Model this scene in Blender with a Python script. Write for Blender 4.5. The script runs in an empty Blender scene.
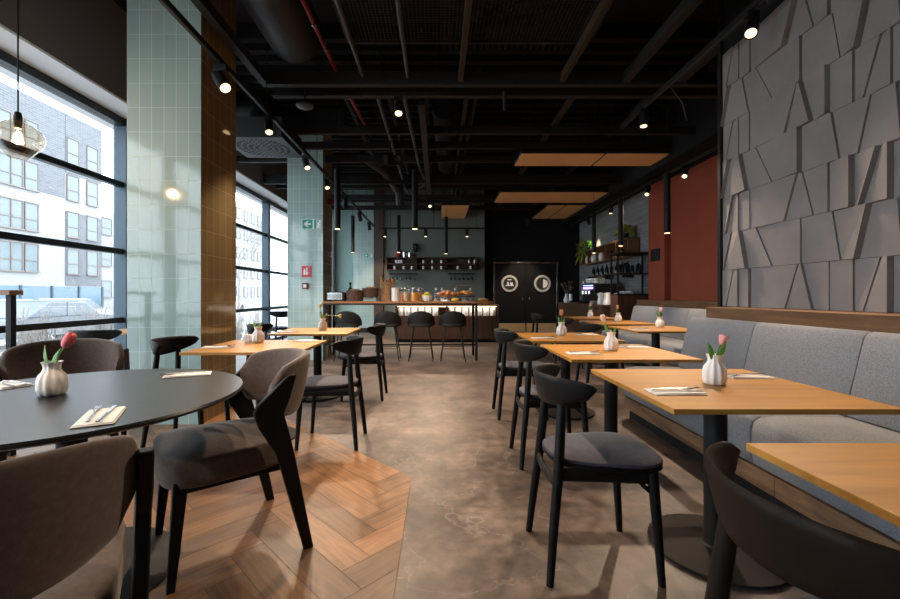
import bpy, bmesh, math, random
from mathutils import Vector, Matrix
R = random.Random(7)
S = bpy.context.scene
COL = S.collection
PI = math.pi

# ------------------------------------------------------------------ mesh builder
class MB:
    def __init__(self):
        self.v = []; self.f = []; self.mi = []
    def _add(self, vs, fs, m=0):
        o = len(self.v); self.v += [tuple(p) for p in vs]
        self.f += [tuple(i + o for i in q) for q in fs]; self.mi += [m] * len(fs)
        return self
    def box(self, c, s, rot=None, m=0):
        x, y, z = s[0] / 2, s[1] / 2, s[2] / 2
        vs = [Vector(p) for p in ((-x,-y,-z),(x,-y,-z),(x,y,-z),(-x,y,-z),(-x,-y,z),(x,-y,z),(x,y,z),(-x,y,z))]
        if rot is not None: vs = [rot @ p for p in vs]
        c = Vector(c)
        return self._add([p + c for p in vs], [(0,3,2,1),(4,5,6,7),(0,1,5,4),(1,2,6,5),(2,3,7,6),(3,0,4,7)], m)
    def lim(self, x0, x1, y0, y1, z0, z1, m=0):
        return self.box(((x0+x1)/2,(y0+y1)/2,(z0+z1)/2), (abs(x1-x0),abs(y1-y0),abs(z1-z0)), None, m)
    def prism(self, pts, vec, m=0):
        n = len(pts); vec = Vector(vec); a = [Vector(p) for p in pts]
        return self._add(a + [p + vec for p in a], [tuple(range(n))[::-1], tuple(range(n, 2*n))] +
                         [(i, (i+1) % n, n + (i+1) % n, n + i) for i in range(n)], m)
    def loft(self, rings, closed=True, caps=True, m=0):
        n = len(rings[0]); vs = [p for r in rings for p in r]; fs = []
        for k in range(len(rings) - 1):
            for i in range(n if closed else n - 1):
                j = (i + 1) % n
                fs.append((k*n+i, k*n+j, (k+1)*n+j, (k+1)*n+i))
        if caps and closed:
            fs.append(tuple(range(n))[::-1]); fs.append(tuple((len(rings)-1)*n + i for i in range(n)))
        return self._add(vs, fs, m)
    def path(self, pts, rad, n=8, m=0, flat=1.0, caps=True):
        pts = [Vector(p) for p in pts]
        if not hasattr(rad, '__len__'): rad = [rad] * len(pts)
        rings = []; u = None
        for i, p in enumerate(pts):
            t = (pts[min(i+1, len(pts)-1)] - pts[max(i-1, 0)]).normalized()
            if u is None:
                u = t.orthogonal() if abs(t.z) < .9 else Vector((1,0,0)) - t * t.x
                if abs(t.z) < .9: u = Vector((0,0,1)).cross(t)
            u = (u - t * u.dot(t)).normalized(); w = t.cross(u)
            rings.append([p + (u*math.cos(a) + w*flat*math.sin(a)) * rad[i] for a in (2*PI*k/n for k in range(n))])
        return self.loft(rings, True, caps, m)
    def tube(self, p0, p1, r0, r1=None, n=10, m=0, flat=1.0):
        return self.path([p0, p1], [r0, r0 if r1 is None else r1], n, m, flat)
    def lathe(self, prof, n=20, c=(0,0,0), m=0, flute=0, fn=0, open_=False, rot=None):
        c = Vector(c); rings = []
        for r, z in prof:
            ring = []
            for k in range(n):
                a = 2*PI*k/n; rr = r * (1 + (flute * math.cos(fn*a) if fn else 0))
                p = Vector((rr*math.cos(a), rr*math.sin(a), z))
                ring.append((rot @ p if rot is not None else p) + c)
            rings.append(ring)
        return self.loft(rings, True, not open_, m)
    def ball(self, c, r, nu=10, nv=6, m=0, rot=None):
        if not hasattr(r, '__len__'): r = (r, r, r)
        c = Vector(c); rings = []
        for j in range(nv + 1):
            th = PI * j / nv; st = max(math.sin(th), .02)
            ring = []
            for k in range(nu):
                p = Vector((r[0]*st*math.cos(2*PI*k/nu), r[1]*st*math.sin(2*PI*k/nu), -r[2]*math.cos(th)))
                ring.append((rot @ p if rot is not None else p) + c)
            rings.append(ring)
        return self.loft(rings, True, True, m)
    def build(self, name, mats, parent=None, bevel=0, smooth=True, angle=38, uv=False, seg=2):
        me = bpy.data.meshes.new(name); me.from_pydata(self.v, [], self.f)
        if not isinstance(mats, (list, tuple)): mats = [mats]
        for mm in mats: me.materials.append(mm)
        me.polygons.foreach_set('material_index', self.mi)
        bm = bmesh.new(); bm.from_mesh(me); bmesh.ops.recalc_face_normals(bm, faces=bm.faces)
        if uv:
            l = bm.loops.layers.uv.new('UVMap')
            for f in bm.faces:
                n = f.normal; ax = max(range(3), key=lambda i: abs(n[i]))
                for lp in f.loops:
                    p = lp.vert.co
                    lp[l].uv = (p.y, p.z) if ax == 0 else ((p.x, p.z) if ax == 1 else (p.x, p.y))
        bm.to_mesh(me); bm.free()
        if smooth:
            me.polygons.foreach_set('use_smooth', [True]*len(me.polygons)); me.set_sharp_from_angle(angle=math.radians(angle))
        me.update()
        o = bpy.data.objects.new(name, me); COL.objects.link(o)
        if parent is not None: o.parent = parent
        if bevel:
            b = o.modifiers.new('bevel', 'BEVEL'); b.width = bevel; b.segments = seg; b.limit_method = 'ANGLE'; b.angle_limit = math.radians(40)
        return o

def build_each(mb, name, mats, parent, **k):
    """every loose piece of the builder becomes a part of its own"""
    par = list(range(len(mb.v)))
    def find(a):
        while par[a] != a: par[a] = par[par[a]]; a = par[a]
        return a
    for f in mb.f:
        for i in f[1:]: par[find(i)] = find(f[0])
    gr = {}
    for f, m in zip(mb.f, mb.mi): gr.setdefault(find(f[0]), []).append((f, m))
    for root, fs in gr.items():
        ids = sorted({i for f, _ in fs for i in f}); mp = {i: n for n, i in enumerate(ids)}
        q = MB(); q.v = [mb.v[i] for i in ids]; q.f = [tuple(mp[i] for i in f) for f, _ in fs]; q.mi = [m for _, m in fs]
        q.build(name, mats, parent, **k)

def thing(name, label, cat, loc=(0,0,0), rz=0, group=None):
    o = bpy.data.objects.new(name, None); COL.objects.link(o); o.empty_display_size = .1
    o.location = loc; o.rotation_euler = (0, 0, rz)
    return tag(o, label, cat, group)
def tag(o, label, cat, group=None):
    o['label'] = label; o['category'] = cat
    if group: o['group'] = group
    return o
def struct(o):
    o['kind'] = 'structure'; return o
def kids(o): return list(o.children)
def dup(src, loc, rz=0, label=None, group=None, cat=None, scale=None):
    r = src.copy(); COL.objects.link(r); r.location = loc; r.rotation_euler = (0, 0, rz)
    if scale: r.scale = (scale,)*3 if not hasattr(scale, '__len__') else scale
    if label: r['label'] = label
    if group: r['group'] = group
    for ch in kids(src):
        c = ch.copy(); COL.objects.link(c); c.parent = r
        for g in kids(ch):
            d = g.copy(); COL.objects.link(d); d.parent = c
    return r
class Kind:
    """first call places the prototype itself, later calls copy it"""
    def __init__(self, maker): self.maker = maker; self.p = None
    def __call__(self, loc, rz=0, label=None, group=None, scale=None):
        if self.p is None:
            self.p = self.maker(); o = self.p; o.location = loc; o.rotation_euler = (0, 0, rz)
            if scale: o.scale = (scale,)*3 if not hasattr(scale, '__len__') else scale
            o['label'] = label
            if group: o['group'] = group
            return o
        return dup(self.p, loc, rz, label, group, None, scale if scale else (1,1,1))

# ------------------------------------------------------------------ materials
def nodes(m):
    m.use_nodes = True; return m.node_tree.nodes, m.node_tree.links
def mat(name, col, rough=.5, metal=0, spec=.5, var=0, scale=8, stretch=(1,1,1), bump=0, bscale=None, coat=0, sheen=0, alpha=None, detail=4, rand=False):
    m = bpy.data.materials.new(name); N, L = nodes(m); b = N['Principled BSDF']
    b.inputs['Base Color'].default_value = (*col, 1); b.inputs['Roughness'].default_value = rough
    b.inputs['Metallic'].default_value = metal; b.inputs['Specular IOR Level'].default_value = spec
    if coat: b.inputs['Coat Weight'].default_value = coat; b.inputs['Coat Roughness'].default_value = .15
    if sheen: b.inputs['Sheen Weight'].default_value = sheen; b.inputs['Sheen Roughness'].default_value = .4
    if var or bump:
        tc = N.new('ShaderNodeTexCoord'); mp = N.new('ShaderNodeMapping'); L.new(tc.outputs['Object'], mp.inputs[0])
        mp.inputs['Scale'].default_value = stretch
        if rand:
            oi = N.new('ShaderNodeObjectInfo'); ml = N.new('ShaderNodeMath'); ml.operation = 'MULTIPLY'; ml.inputs[1].default_value = 37
            L.new(oi.outputs['Random'], ml.inputs[0]); L.new(ml.outputs[0], mp.inputs['Location'])
    if var:
        n = N.new('ShaderNodeTexNoise'); n.inputs['Scale'].default_value = scale; n.inputs['Detail'].default_value = detail; L.new(mp.outputs[0], n.inputs[0])
        r = N.new('ShaderNodeValToRGB'); r.color_ramp.elements[0].position = .3; r.color_ramp.elements[1].position = .7
        r.color_ramp.elements[0].color = (*[max(0, c*(1-var)) for c in col], 1); r.color_ramp.elements[1].color = (*[min(1, c*(1+var)) for c in col], 1)
        L.new(n.outputs['Fac'], r.inputs[0]); L.new(r.outputs[0], b.inputs['Base Color'])
    if bump:
        n2 = N.new('ShaderNodeTexNoise'); n2.inputs['Scale'].default_value = bscale or scale; n2.inputs['Detail'].default_value = 3; L.new(mp.outputs[0], n2.inputs[0])
        bp = N.new('ShaderNodeBump'); bp.inputs['Strength'].default_value = bump; bp.inputs['Distance'].default_value = .01
        L.new(n2.outputs['Fac'], bp.inputs['Height']); L.new(bp.outputs[0], b.inputs['Normal'])
    return m
def emit(name, col, s):
    m = bpy.data.materials.new(name); N, L = nodes(m); b = N['Principled BSDF']
    b.inputs['Base Color'].default_value = (.8,.8,.8,1); b.inputs['Emission Color'].default_value = (*col, 1); b.inputs['Emission Strength'].default_value = s
    return m
def thin_glass(name, tint=(1,1,1), refl=.06, grad=False):
    m = bpy.data.materials.new(name); N, L = nodes(m); N.remove(N['Principled BSDF']); out = N['Material Output']
    t = N.new('ShaderNodeBsdfTransparent'); t.inputs[0].default_value = (*tint, 1)
    g = N.new('ShaderNodeBsdfGlossy'); g.inputs['Roughness'].default_value = .02
    lw = N.new('ShaderNodeLayerWeight'); lw.inputs[0].default_value = .12
    mr = N.new('ShaderNodeMapRange'); mr.inputs['To Min'].default_value = refl*.5; mr.inputs['To Max'].default_value = min(1, refl*6)
    L.new(lw.outputs['Facing'], mr.inputs[0])
    x = N.new('ShaderNodeMixShader'); L.new(mr.outputs[0], x.inputs[0]); L.new(t.outputs[0], x.inputs[1]); L.new(g.outputs[0], x.inputs[2]); L.new(x.outputs[0], out.inputs[0])
    return m
def wood(name, c1, c2, rough=.45, stretch=(1.2, 14, 14), scale=2.2, rand=True, coat=0, spec=.4):
    m = bpy.data.materials.new(name); N, L = nodes(m); b = N['Principled BSDF']
    tc = N.new('ShaderNodeTexCoord'); mp = N.new('ShaderNodeMapping'); mp.inputs['Scale'].default_value = stretch; L.new(tc.outputs['Object'], mp.inputs[0])
    if rand:
        oi = N.new('ShaderNodeObjectInfo'); ml = N.new('ShaderNodeMath'); ml.operation = 'MULTIPLY'; ml.inputs[1].default_value = 53
        L.new(oi.outputs['Random'], ml.inputs[0]); L.new(ml.outputs[0], mp.inputs['Location'])
    n = N.new('ShaderNodeTexNoise'); n.inputs['Scale'].default_value = scale; n.inputs['Detail'].default_value = 7; n.inputs['Roughness'].default_value = .62; n.inputs['Distortion'].default_value = .6
    L.new(mp.outputs[0], n.inputs[0])
    r = N.new('ShaderNodeValToRGB'); e = r.color_ramp.elements; e[0].position = .3; e[1].position = .72; e[0].color = (*c1, 1); e[1].color = (*c2, 1)
    L.new(n.outputs['Fac'], r.inputs[0]); L.new(r.outputs[0], b.inputs['Base Color'])
    b.inputs['Roughness'].default_value = rough; b.inputs['Specular IOR Level'].default_value = spec
    if coat: b.inputs['Coat Weight'].default_value = coat
    bp = N.new('ShaderNodeBump'); bp.inputs['Strength'].default_value = .08; bp.inputs['Distance'].default_value = .004; L.new(n.outputs['Fac'], bp.inputs['Height']); L.new(bp.outputs[0], b.inputs['Normal'])
    return m
def tile_mat(name, c1, c2, grout, w, h, mortar=.025, rough=.08, wob=.10, off=0.0):
    """glazed wall tiles laid out in metres on the mesh's own UV map, each tile a hair out of true"""
    m = bpy.data.materials.new(name); N, L = nodes(m); b = N['Principled BSDF']
    uv = N.new('ShaderNodeTexCoord'); br = N.new('ShaderNodeTexBrick'); L.new(uv.outputs['UV'], br.inputs['Vector'])
    br.offset = off; br.squash = 1; br.inputs['Scale'].default_value = 1; br.inputs['Brick Width'].default_value = w; br.inputs['Row Height'].default_value = h
    br.inputs['Mortar Size'].default_value = mortar*w; br.inputs['Mortar Smooth'].default_value = .3; br.inputs['Bias'].default_value = 0
    br.inputs['Color1'].default_value = (*c1, 1); br.inputs['Color2'].default_value = (*c2, 1); br.inputs['Mortar'].default_value = (*grout, 1)
    L.new(br.outputs['Color'], b.inputs['Base Color'])
    rr = N.new('ShaderNodeMapRange'); rr.inputs['To Min'].default_value = rough; rr.inputs['To Max'].default_value = .6; L.new(br.outputs['Fac'], rr.inputs[0]); L.new(rr.outputs[0], b.inputs['Roughness'])
    n = N.new('ShaderNodeTexNoise'); n.inputs['Scale'].default_value = 3.2; n.inputs['Detail'].default_value = 1; L.new(uv.outputs['UV'], n.inputs[0])
    bp = N.new('ShaderNodeBump'); bp.inputs['Strength'].default_value = wob; bp.inputs['Distance'].default_value = .03; L.new(n.outputs['Fac'], bp.inputs['Height'])
    bp2 = N.new('ShaderNodeBump'); bp2.invert = True; bp2.inputs['Strength'].default_value = .35; bp2.inputs['Distance'].default_value = .003
    L.new(br.outputs['Fac'], bp2.inputs['Height']); L.new(bp.outputs[0], bp2.inputs['Normal']); L.new(bp2.outputs[0], b.inputs['Normal'])
    b.inputs['Specular IOR Level'].default_value = .6
    return m

M = {}
M['teal'] = tile_mat('teal_tile', (.31,.42,.395), (.34,.45,.42), (.48,.58,.56), .11, .218)
M['bronze'] = tile_mat('bronze_tile', (.235,.172,.085), (.27,.20,.10), (.38,.30,.18), .11, .218)
M['black'] = mat('black_metal', (.011,.011,.012), .55, 0, .25)
M['basemetal'] = mat('table_base_metal', (.018,.014,.012), .65, 0, .15)
M['blackmatte'] = mat('black_matte', (.010,.010,.011), .8, 0, .2)
M['ceil'] = mat('black_deck', (.012,.0115,.012), .85, 0, .15, var=.3, scale=3)
M['joist'] = mat('dark_steel', (.013,.012,.012), .6, 0, .3)
M['joistbrown'] = mat('brown_timber_joist', (.035,.022,.013), .7, 0, .2)
M['pipe'] = mat('grey_conduit', (.05,.05,.053), .45, .2, .4)
M['duct'] = mat('dark_duct', (.018,.019,.021), .5, .1, .4)
M['red'] = mat('red_paint', (.16,.008,.011), .6)
M['chair'] = mat('black_stained_wood', (.008,.0075,.0075), .5, 0, .18, var=.25, scale=30, stretch=(1,1,.2))
M['chairwarm'] = mat('dark_brown_stained_wood', (.013,.008,.005), .55, 0, .12, var=.2, scale=30)
M['fabric'] = mat('taupe_velvet', (.122,.092,.080), .9, 0, .15, var=.14, scale=60, bump=.10, bscale=420, sheen=.35)
M['seatfab'] = mat('slate_fabric', (.062,.056,.072), .9, 0, .15, var=.15, scale=40, bump=.10, bscale=420, sheen=.25)
M['bench'] = mat('grey_wool', (.215,.225,.25), .95, 0, .1, var=.22, scale=130, bump=.5, bscale=260, sheen=.15)
M['oak'] = wood('oak_top', (.34,.152,.024), (.49,.24,.045), .42, (1.1, 11, 11), 2.0)
M['oakedge'] = wood('oak_edge', (.34,.17,.055), (.46,.25,.085), .5, (1.1, 11, 11), 2.0)
M['ledge'] = wood('ledge_oak', (.13,.058,.024), (.23,.115,.05), .5, (12, 1.0, 12), 2.0)
M['boards'] = wood('old_boards', (.10,.055,.03), (.27,.155,.08), .6, (9, 1.3, 9), 1.6)
M['walnut'] = wood('walnut', (.05,.024,.014), (.105,.05,.028), .5, (14, 14, 1.2), 1.8)
M['walnutx'] = wood('walnut_bar', (.24,.105,.045), (.36,.17,.08), .45, (1.2, 14, 14), 1.8)
M['tableblack'] = mat('black_table', (.011,.012,.014), .34, 0, .36, var=.25, scale=3, stretch=(1,12,1), detail=6)
M['white'] = mat('white_ceramic', (.78,.77,.75), .25, 0, .5)
M['vase'] = mat('white_vase', (.86,.84,.82), .4, 0, .5, var=.05, scale=20)
M['napkin'] = mat('white_napkin', (.80,.79,.77), .9, 0, .1)
M['steel'] = mat('steel', (.42,.41,.40), .25, 1)
M['chrome'] = mat('brushed_steel', (.62,.62,.62), .22, 1)
M['brass'] = mat('brass_plate', (.80,.56,.28), .4, .35)
M['ring'] = mat('porthole_steel', (.66,.65,.62), .35, .2)
M['kitchen'] = mat('porthole_pane', (.045,.042,.038), .15, 0, .5)
M['kitchenpaint'] = emit('painted_kitchen_light', (1,.90,.70), .02)
M['green'] = mat('leaf', (.10,.26,.03), .5, var=.2, scale=20)
M['leafy'] = mat('leaf_yellow', (.26,.30,.03), .5, var=.3, scale=20)
M['pink'] = mat('petal_pink', (.80,.16,.20), .5, var=.25, scale=30)
M['palerose'] = mat('petal_rose', (.82,.34,.34), .5, var=.25, scale=30)
M['palepink'] = mat('petal_pale', (.80,.52,.50), .5)
M['peach'] = mat('petal_peach', (.82,.34,.16), .5)
M['yellow'] = mat('petal_yellow', (.80,.62,.05), .5)
M['greenwall'] = mat('sage_wall', (.155,.175,.155), .8, 0, .2, var=.05, scale=2)
M['tealwall'] = mat('teal_wall', (.27,.40,.38), .5, 0, .3)
M['brownwall'] = mat('brown_wall', (.055,.036,.024), .7)
M['redwall'] = mat('terracotta_wall', (.27,.062,.032), .8, 0, .2, var=.06, scale=3)
M['panel'] = mat('grey_relief', (.235,.212,.205), .85, 0, .2, var=.10, scale=3.5, bump=.06, bscale=40)
M['greyboards'] = mat('grey_boards', (.20,.20,.205), .7, 0, .2, var=.2, scale=3, stretch=(1,.6,8))
M['beam'] = mat('brown_bulkhead', (.15,.125,.12), .8, 0, .2)
M['soffit'] = mat('white_reveal', (.72,.72,.74), .7)
M['frame'] = mat('blue_grey_frame', (.035,.06,.085), .45, .2, .4)
M['framedark'] = mat('dark_frame', (.014,.018,.022), .4, .2, .4)
M['glass'] = thin_glass('window_glass', (.97,.99,1.0), .05)
M['clear'] = thin_glass('clear_glass', (.96,.97,.97), .10)
M['amber'] = thin_glass('smoked_amber_glass', (.92,.84,.74), .16)
M['lens'] = emit('lamp_lens', (1,.72,.36), 1.7)
M['lensdim'] = emit('lamp_lens_dim', (1,.80,.55), 8)
M['filament'] = emit('filament', (1,.62,.25), 90)
M['led'] = emit('led_strip', (1,.86,.68), 2)
M['purple'] = emit('purple_led', (.35,.12,1.0), 3)
M['blue'] = emit('blue_led', (.25,.45,1.0), 2)
M['acoustic'] = wood('acoustic_wood', (.84,.43,.155), (.92,.52,.21), .6, (1.0, 14, 14), 2.0)
M['signgreen'] = mat('sign_green', (.0,.30,.20), .4)
M['signred'] = mat('sign_red', (.62,.03,.05), .4)
M['signwhite'] = mat('sign_white', (.85,.85,.85), .4)
M['basket'] = mat('woven_basket', (.085,.045,.032), .85, var=.5, scale=70, bump=.7, bscale=90)
M['bread'] = mat('bread_crust', (.50,.23,.075), .7, var=.3, scale=25)
M['pastry'] = mat('pastry_golden', (.72,.33,.06), .6, var=.3, scale=40)
M['pastrypink'] = mat('pastry_pink', (.68,.33,.22), .6, var=.3, scale=40)
M['lemon'] = mat('lemon', (.85,.60,.04), .45)
M['lime'] = mat('lime', (.36,.48,.05), .45)
M['juice'] = mat('orange_filling', (.80,.36,.06), .5)
M['cereal'] = mat('cereal_filling', (.58,.38,.22), .9, var=.4, scale=120)
M['kraft'] = mat('kraft', (.35,.20,.11), .8, var=.3, scale=20)
M['slate'] = mat('slate_plate', (.05,.05,.055), .5)
M['greystone'] = mat('grey_stone', (.32,.31,.30), .6)
M['bottle'] = mat('dark_bottle', (.012,.018,.02), .12, 0, .6)
M['snow'] = mat('snow', (.42,.43,.44), .9, var=.06, scale=.6)
M['facade'] = mat('white_render', (.30,.30,.305), .9, var=.03, scale=.5)
M['timber'] = mat('window_timber', (.17,.14,.125), .6)
M['pane'] = mat('facade_pane', (.15,.18,.195), .12, 0, .5)
M['shopglass'] = mat('shopfront_glass', (.10,.16,.21), .2, 0, .5)
M['carpaint'] = mat('silver_car_paint', (.36,.385,.40), .35, 0, .5)
M['carwhite'] = mat('white_car_paint', (.42,.43,.435), .35, 0, .5)
M['cardark'] = mat('dark_car_paint', (.13,.15,.17), .35, 0, .5)
M['tyre'] = mat('tyre', (.03,.03,.03), .8)
M['twig'] = mat('frosted_twig', (.24,.215,.20), .9, var=.3, scale=5)
M['evergreen'] = mat('frosted_evergreen', (.20,.27,.24), .9, var=.3, scale=8)
def brickgrey():
    m = mat('grey_brick', (.30,.31,.33), .9); N, L = nodes(m); b = N['Principled BSDF']
    tc = N.new('ShaderNodeTexCoord'); br = N.new('ShaderNodeTexBrick'); L.new(tc.outputs['UV'], br.inputs['Vector'])
    br.inputs['Scale'].default_value = 1; br.inputs['Brick Width'].default_value = .5; br.inputs['Row Height'].default_value = .16; br.inputs['Mortar Size'].default_value = .02
    br.inputs['Color1'].default_value = (.105,.11,.125,1); br.inputs['Color2'].default_value = (.14,.145,.16,1); br.inputs['Mortar'].default_value = (.18,.18,.19,1)
    L.new(br.outputs['Color'], b.inputs['Base Color']); return m
M['brickgrey'] = brickgrey()
def concrete():
    m = bpy.data.materials.new('floor_stone'); N, L = nodes(m); b = N['Principled BSDF']
    tc = N.new('ShaderNodeTexCoord')
    n1 = N.new('ShaderNodeTexNoise'); n1.inputs['Scale'].default_value = 2.6; n1.inputs['Detail'].default_value = 8; n1.inputs['Roughness'].default_value = .62; L.new(tc.outputs['Object'], n1.inputs[0])
    r1 = N.new('ShaderNodeValToRGB'); e = r1.color_ramp.elements; e[0].position = .38; e[1].position = .64; e[0].color = (.058,.041,.034,1); e[1].color = (.152,.112,.094,1); L.new(n1.outputs['Fac'], r1.inputs[0])
    n2 = N.new('ShaderNodeTexNoise'); n2.inputs['Scale'].default_value = 14; n2.inputs['Detail'].default_value = 6; L.new(tc.outputs['Object'], n2.inputs[0])
    mx = N.new('ShaderNodeMix'); mx.data_type = 'RGBA'; mx.blend_type = 'OVERLAY'; mx.inputs['Factor'].default_value = .9; L.new(r1.outputs[0], mx.inputs['A']); L.new(n2.outputs['Fac'], mx.inputs['B'])
    # pale veins
    n3 = N.new('ShaderNodeTexNoise'); n3.inputs['Scale'].default_value = 1.5; n3.inputs['Detail'].default_value = 9; n3.inputs['Distortion'].default_value = .5; L.new(tc.outputs['Object'], n3.inputs[0])
    s = N.new('ShaderNodeMath'); s.operation = 'SUBTRACT'; s.inputs[1].default_value = .5; L.new(n3.outputs['Fac'], s.inputs[0])
    a = N.new('ShaderNodeMath'); a.operation = 'ABSOLUTE'; L.new(s.outputs[0], a.inputs[0])
    r3 = N.new('ShaderNodeValToRGB'); e = r3.color_ramp.elements; e[0].position = 0; e[1].position = .004; e[0].color = (.30,.30,.30,1); e[1].color = (0,0,0,1); L.new(a.outputs[0], r3.inputs[0])
    mx2 = N.new('ShaderNodeMix'); mx2.data_type = 'RGBA'; L.new(r3.outputs[0], mx2.inputs['Factor']); L.new(mx.outputs['Result'], mx2.inputs['A']); mx2.inputs['B'].default_value = (.36,.32,.29,1)
    # slab joints
    mp = N.new('ShaderNodeMapping'); mp.inputs['Location'].default_value = (.55, .1, 0); L.new(tc.outputs['Object'], mp.inputs[0])
    br = N.new('ShaderNodeTexBrick'); br.offset = .5; br.inputs['Scale'].default_value = 1; br.inputs['Brick Width'].default_value = 1.2; br.inputs['Row Height'].default_value = 1.2; br.inputs['Mortar Size'].default_value = .003
    br.inputs['Color1'].default_value = (1,1,1,1); br.inputs['Color2'].default_value = (.70,.70,.70,1); br.inputs['Mortar'].default_value = (.6,.6,.6,1); L.new(mp.outputs[0], br.inputs['Vector'])
    mx3 = N.new('ShaderNodeMix'); mx3.data_type = 'RGBA'; mx3.blend_type = 'MULTIPLY'; mx3.inputs['Factor'].default_value = .7; L.new(mx2.outputs['Result'], mx3.inputs['A']); L.new(br.outputs['Color'], mx3.inputs['B'])
    L.new(mx3.outputs['Result'], b.inputs['Base Color'])
    rr = N.new('ShaderNodeMapRange'); rr.inputs['To Min'].default_value = .34; rr.inputs['To Max'].default_value = .55; L.new(n2.outputs['Fac'], rr.inputs[0]); L.new(rr.outputs[0], b.inputs['Roughness'])
    bp = N.new('ShaderNodeBump'); bp.inputs['Strength'].default_value = .06; bp.inputs['Distance'].default_value = .01; L.new(n2.outputs['Fac'], bp.inputs['Height']); L.new(bp.outputs[0], b.inputs['Normal'])
    return m
M['stone'] = concrete()
def plankmat():
    m = bpy.data.materials.new('oak_herringbone'); N, L = nodes(m); b = N['Principled BSDF']
    tc = N.new('ShaderNodeTexCoord'); at = N.new('ShaderNodeAttribute'); at.attribute_name = 'tone'
    mp = N.new('ShaderNodeMapping'); mp.inputs['Scale'].default_value = (1.5, 16, 1); L.new(tc.outputs['UV'], mp.inputs[0])
    n = N.new('ShaderNodeTexNoise'); n.inputs['Scale'].default_value = 1.6; n.inputs['Detail'].default_value = 8; n.inputs['Roughness'].default_value = .65; n.inputs['Distortion'].default_value = .8; L.new(mp.outputs[0], n.inputs[0])
    r = N.new('ShaderNodeValToRGB'); e = r.color_ramp.elements; e[0].position = .3; e[1].position = .72; e[0].color = (.115,.048,.018,1); e[1].color = (.31,.148,.056,1); L.new(n.outputs['Fac'], r.inputs[0])
    mr = N.new('ShaderNodeMapRange'); mr.inputs['To Min'].default_value = .45; mr.inputs['To Max'].default_value = 1.25; L.new(at.outputs['Fac'], mr.inputs[0])
    mx = N.new('ShaderNodeMix'); mx.data_type = 'RGBA'; mx.blend_type = 'MULTIPLY'; mx.inputs['Factor'].default_value = 1; L.new(r.outputs[0], mx.inputs['A']); L.new(mr.outputs[0], mx.inputs['B'])
    L.new(mx.outputs['Result'], b.inputs['Base Color']); b.inputs['Roughness'].default_value = .40; b.inputs['Specular IOR Level'].default_value = .4
    bp = N.new('ShaderNodeBump'); bp.inputs['Strength'].default_value = .06; bp.inputs['Distance'].default_value = .004; L.new(n.outputs['Fac'], bp.inputs['Height']); L.new(bp.outputs[0], b.inputs['Normal'])
    return m
M['plank'] = plankmat()
M['groove'] = mat('plank_groove', (.04,.022,.012), .8)

# ------------------------------------------------------------------ camera, world
cd = bpy.data.cameras.new('camera'); cam = bpy.data.objects.new('camera', cd); COL.objects.link(cam)
cam.location = (0, 0, 1.16); cam.rotation_euler = (PI/2, 0, 0); cd.sensor_width = 36; cd.lens = 16.8
cd.shift_x = 12/900; cd.shift_y = -4.5/900; cd.clip_start = .02; cd.clip_end = 300
S.camera = cam
w = bpy.data.worlds.new('overcast'); S.world = w; w.use_nodes = True
bg = w.node_tree.nodes['Background']; bg.inputs[0].default_value = (.85,.93,1.0,1); bg.inputs[1].default_value = 3.5
S.view_settings.view_transform = 'Standard'; S.view_settings.look = 'None'; S.view_settings.gamma = 1; S.view_settings.use_curve_mapping = False
S.view_settings.exposure = 0.95
S.cycles.use_denoising = True
S.cycles.max_bounces = 8; S.cycles.diffuse_bounces = 5; S.cycles.glossy_bounces = 4; S.cycles.transparent_max_bounces = 12
S.cycles.caustics_reflective = False; S.cycles.caustics_refractive = False; S.cycles.sample_clamp_indirect = 4

def spot(loc, target, power, size=70, blend=.6, col=(1,.76,.54), rad=.04):
    d = bpy.data.lights.new('spot_beam', 'SPOT'); d.energy = power*.72; d.color = col; d.spot_size = math.radians(size); d.spot_blend = blend; d.shadow_soft_size = rad
    o = bpy.data.objects.new('spot_beam', d); COL.objects.link(o); o.location = loc
    o.rotation_euler = (Vector(target) - Vector(loc)).to_track_quat('-Z', 'Y').to_euler()
    return o

exec_sections = []
# ================================================================== THE SETTING
H = 4.6
XW = -4.2           # glazing plane
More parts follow.
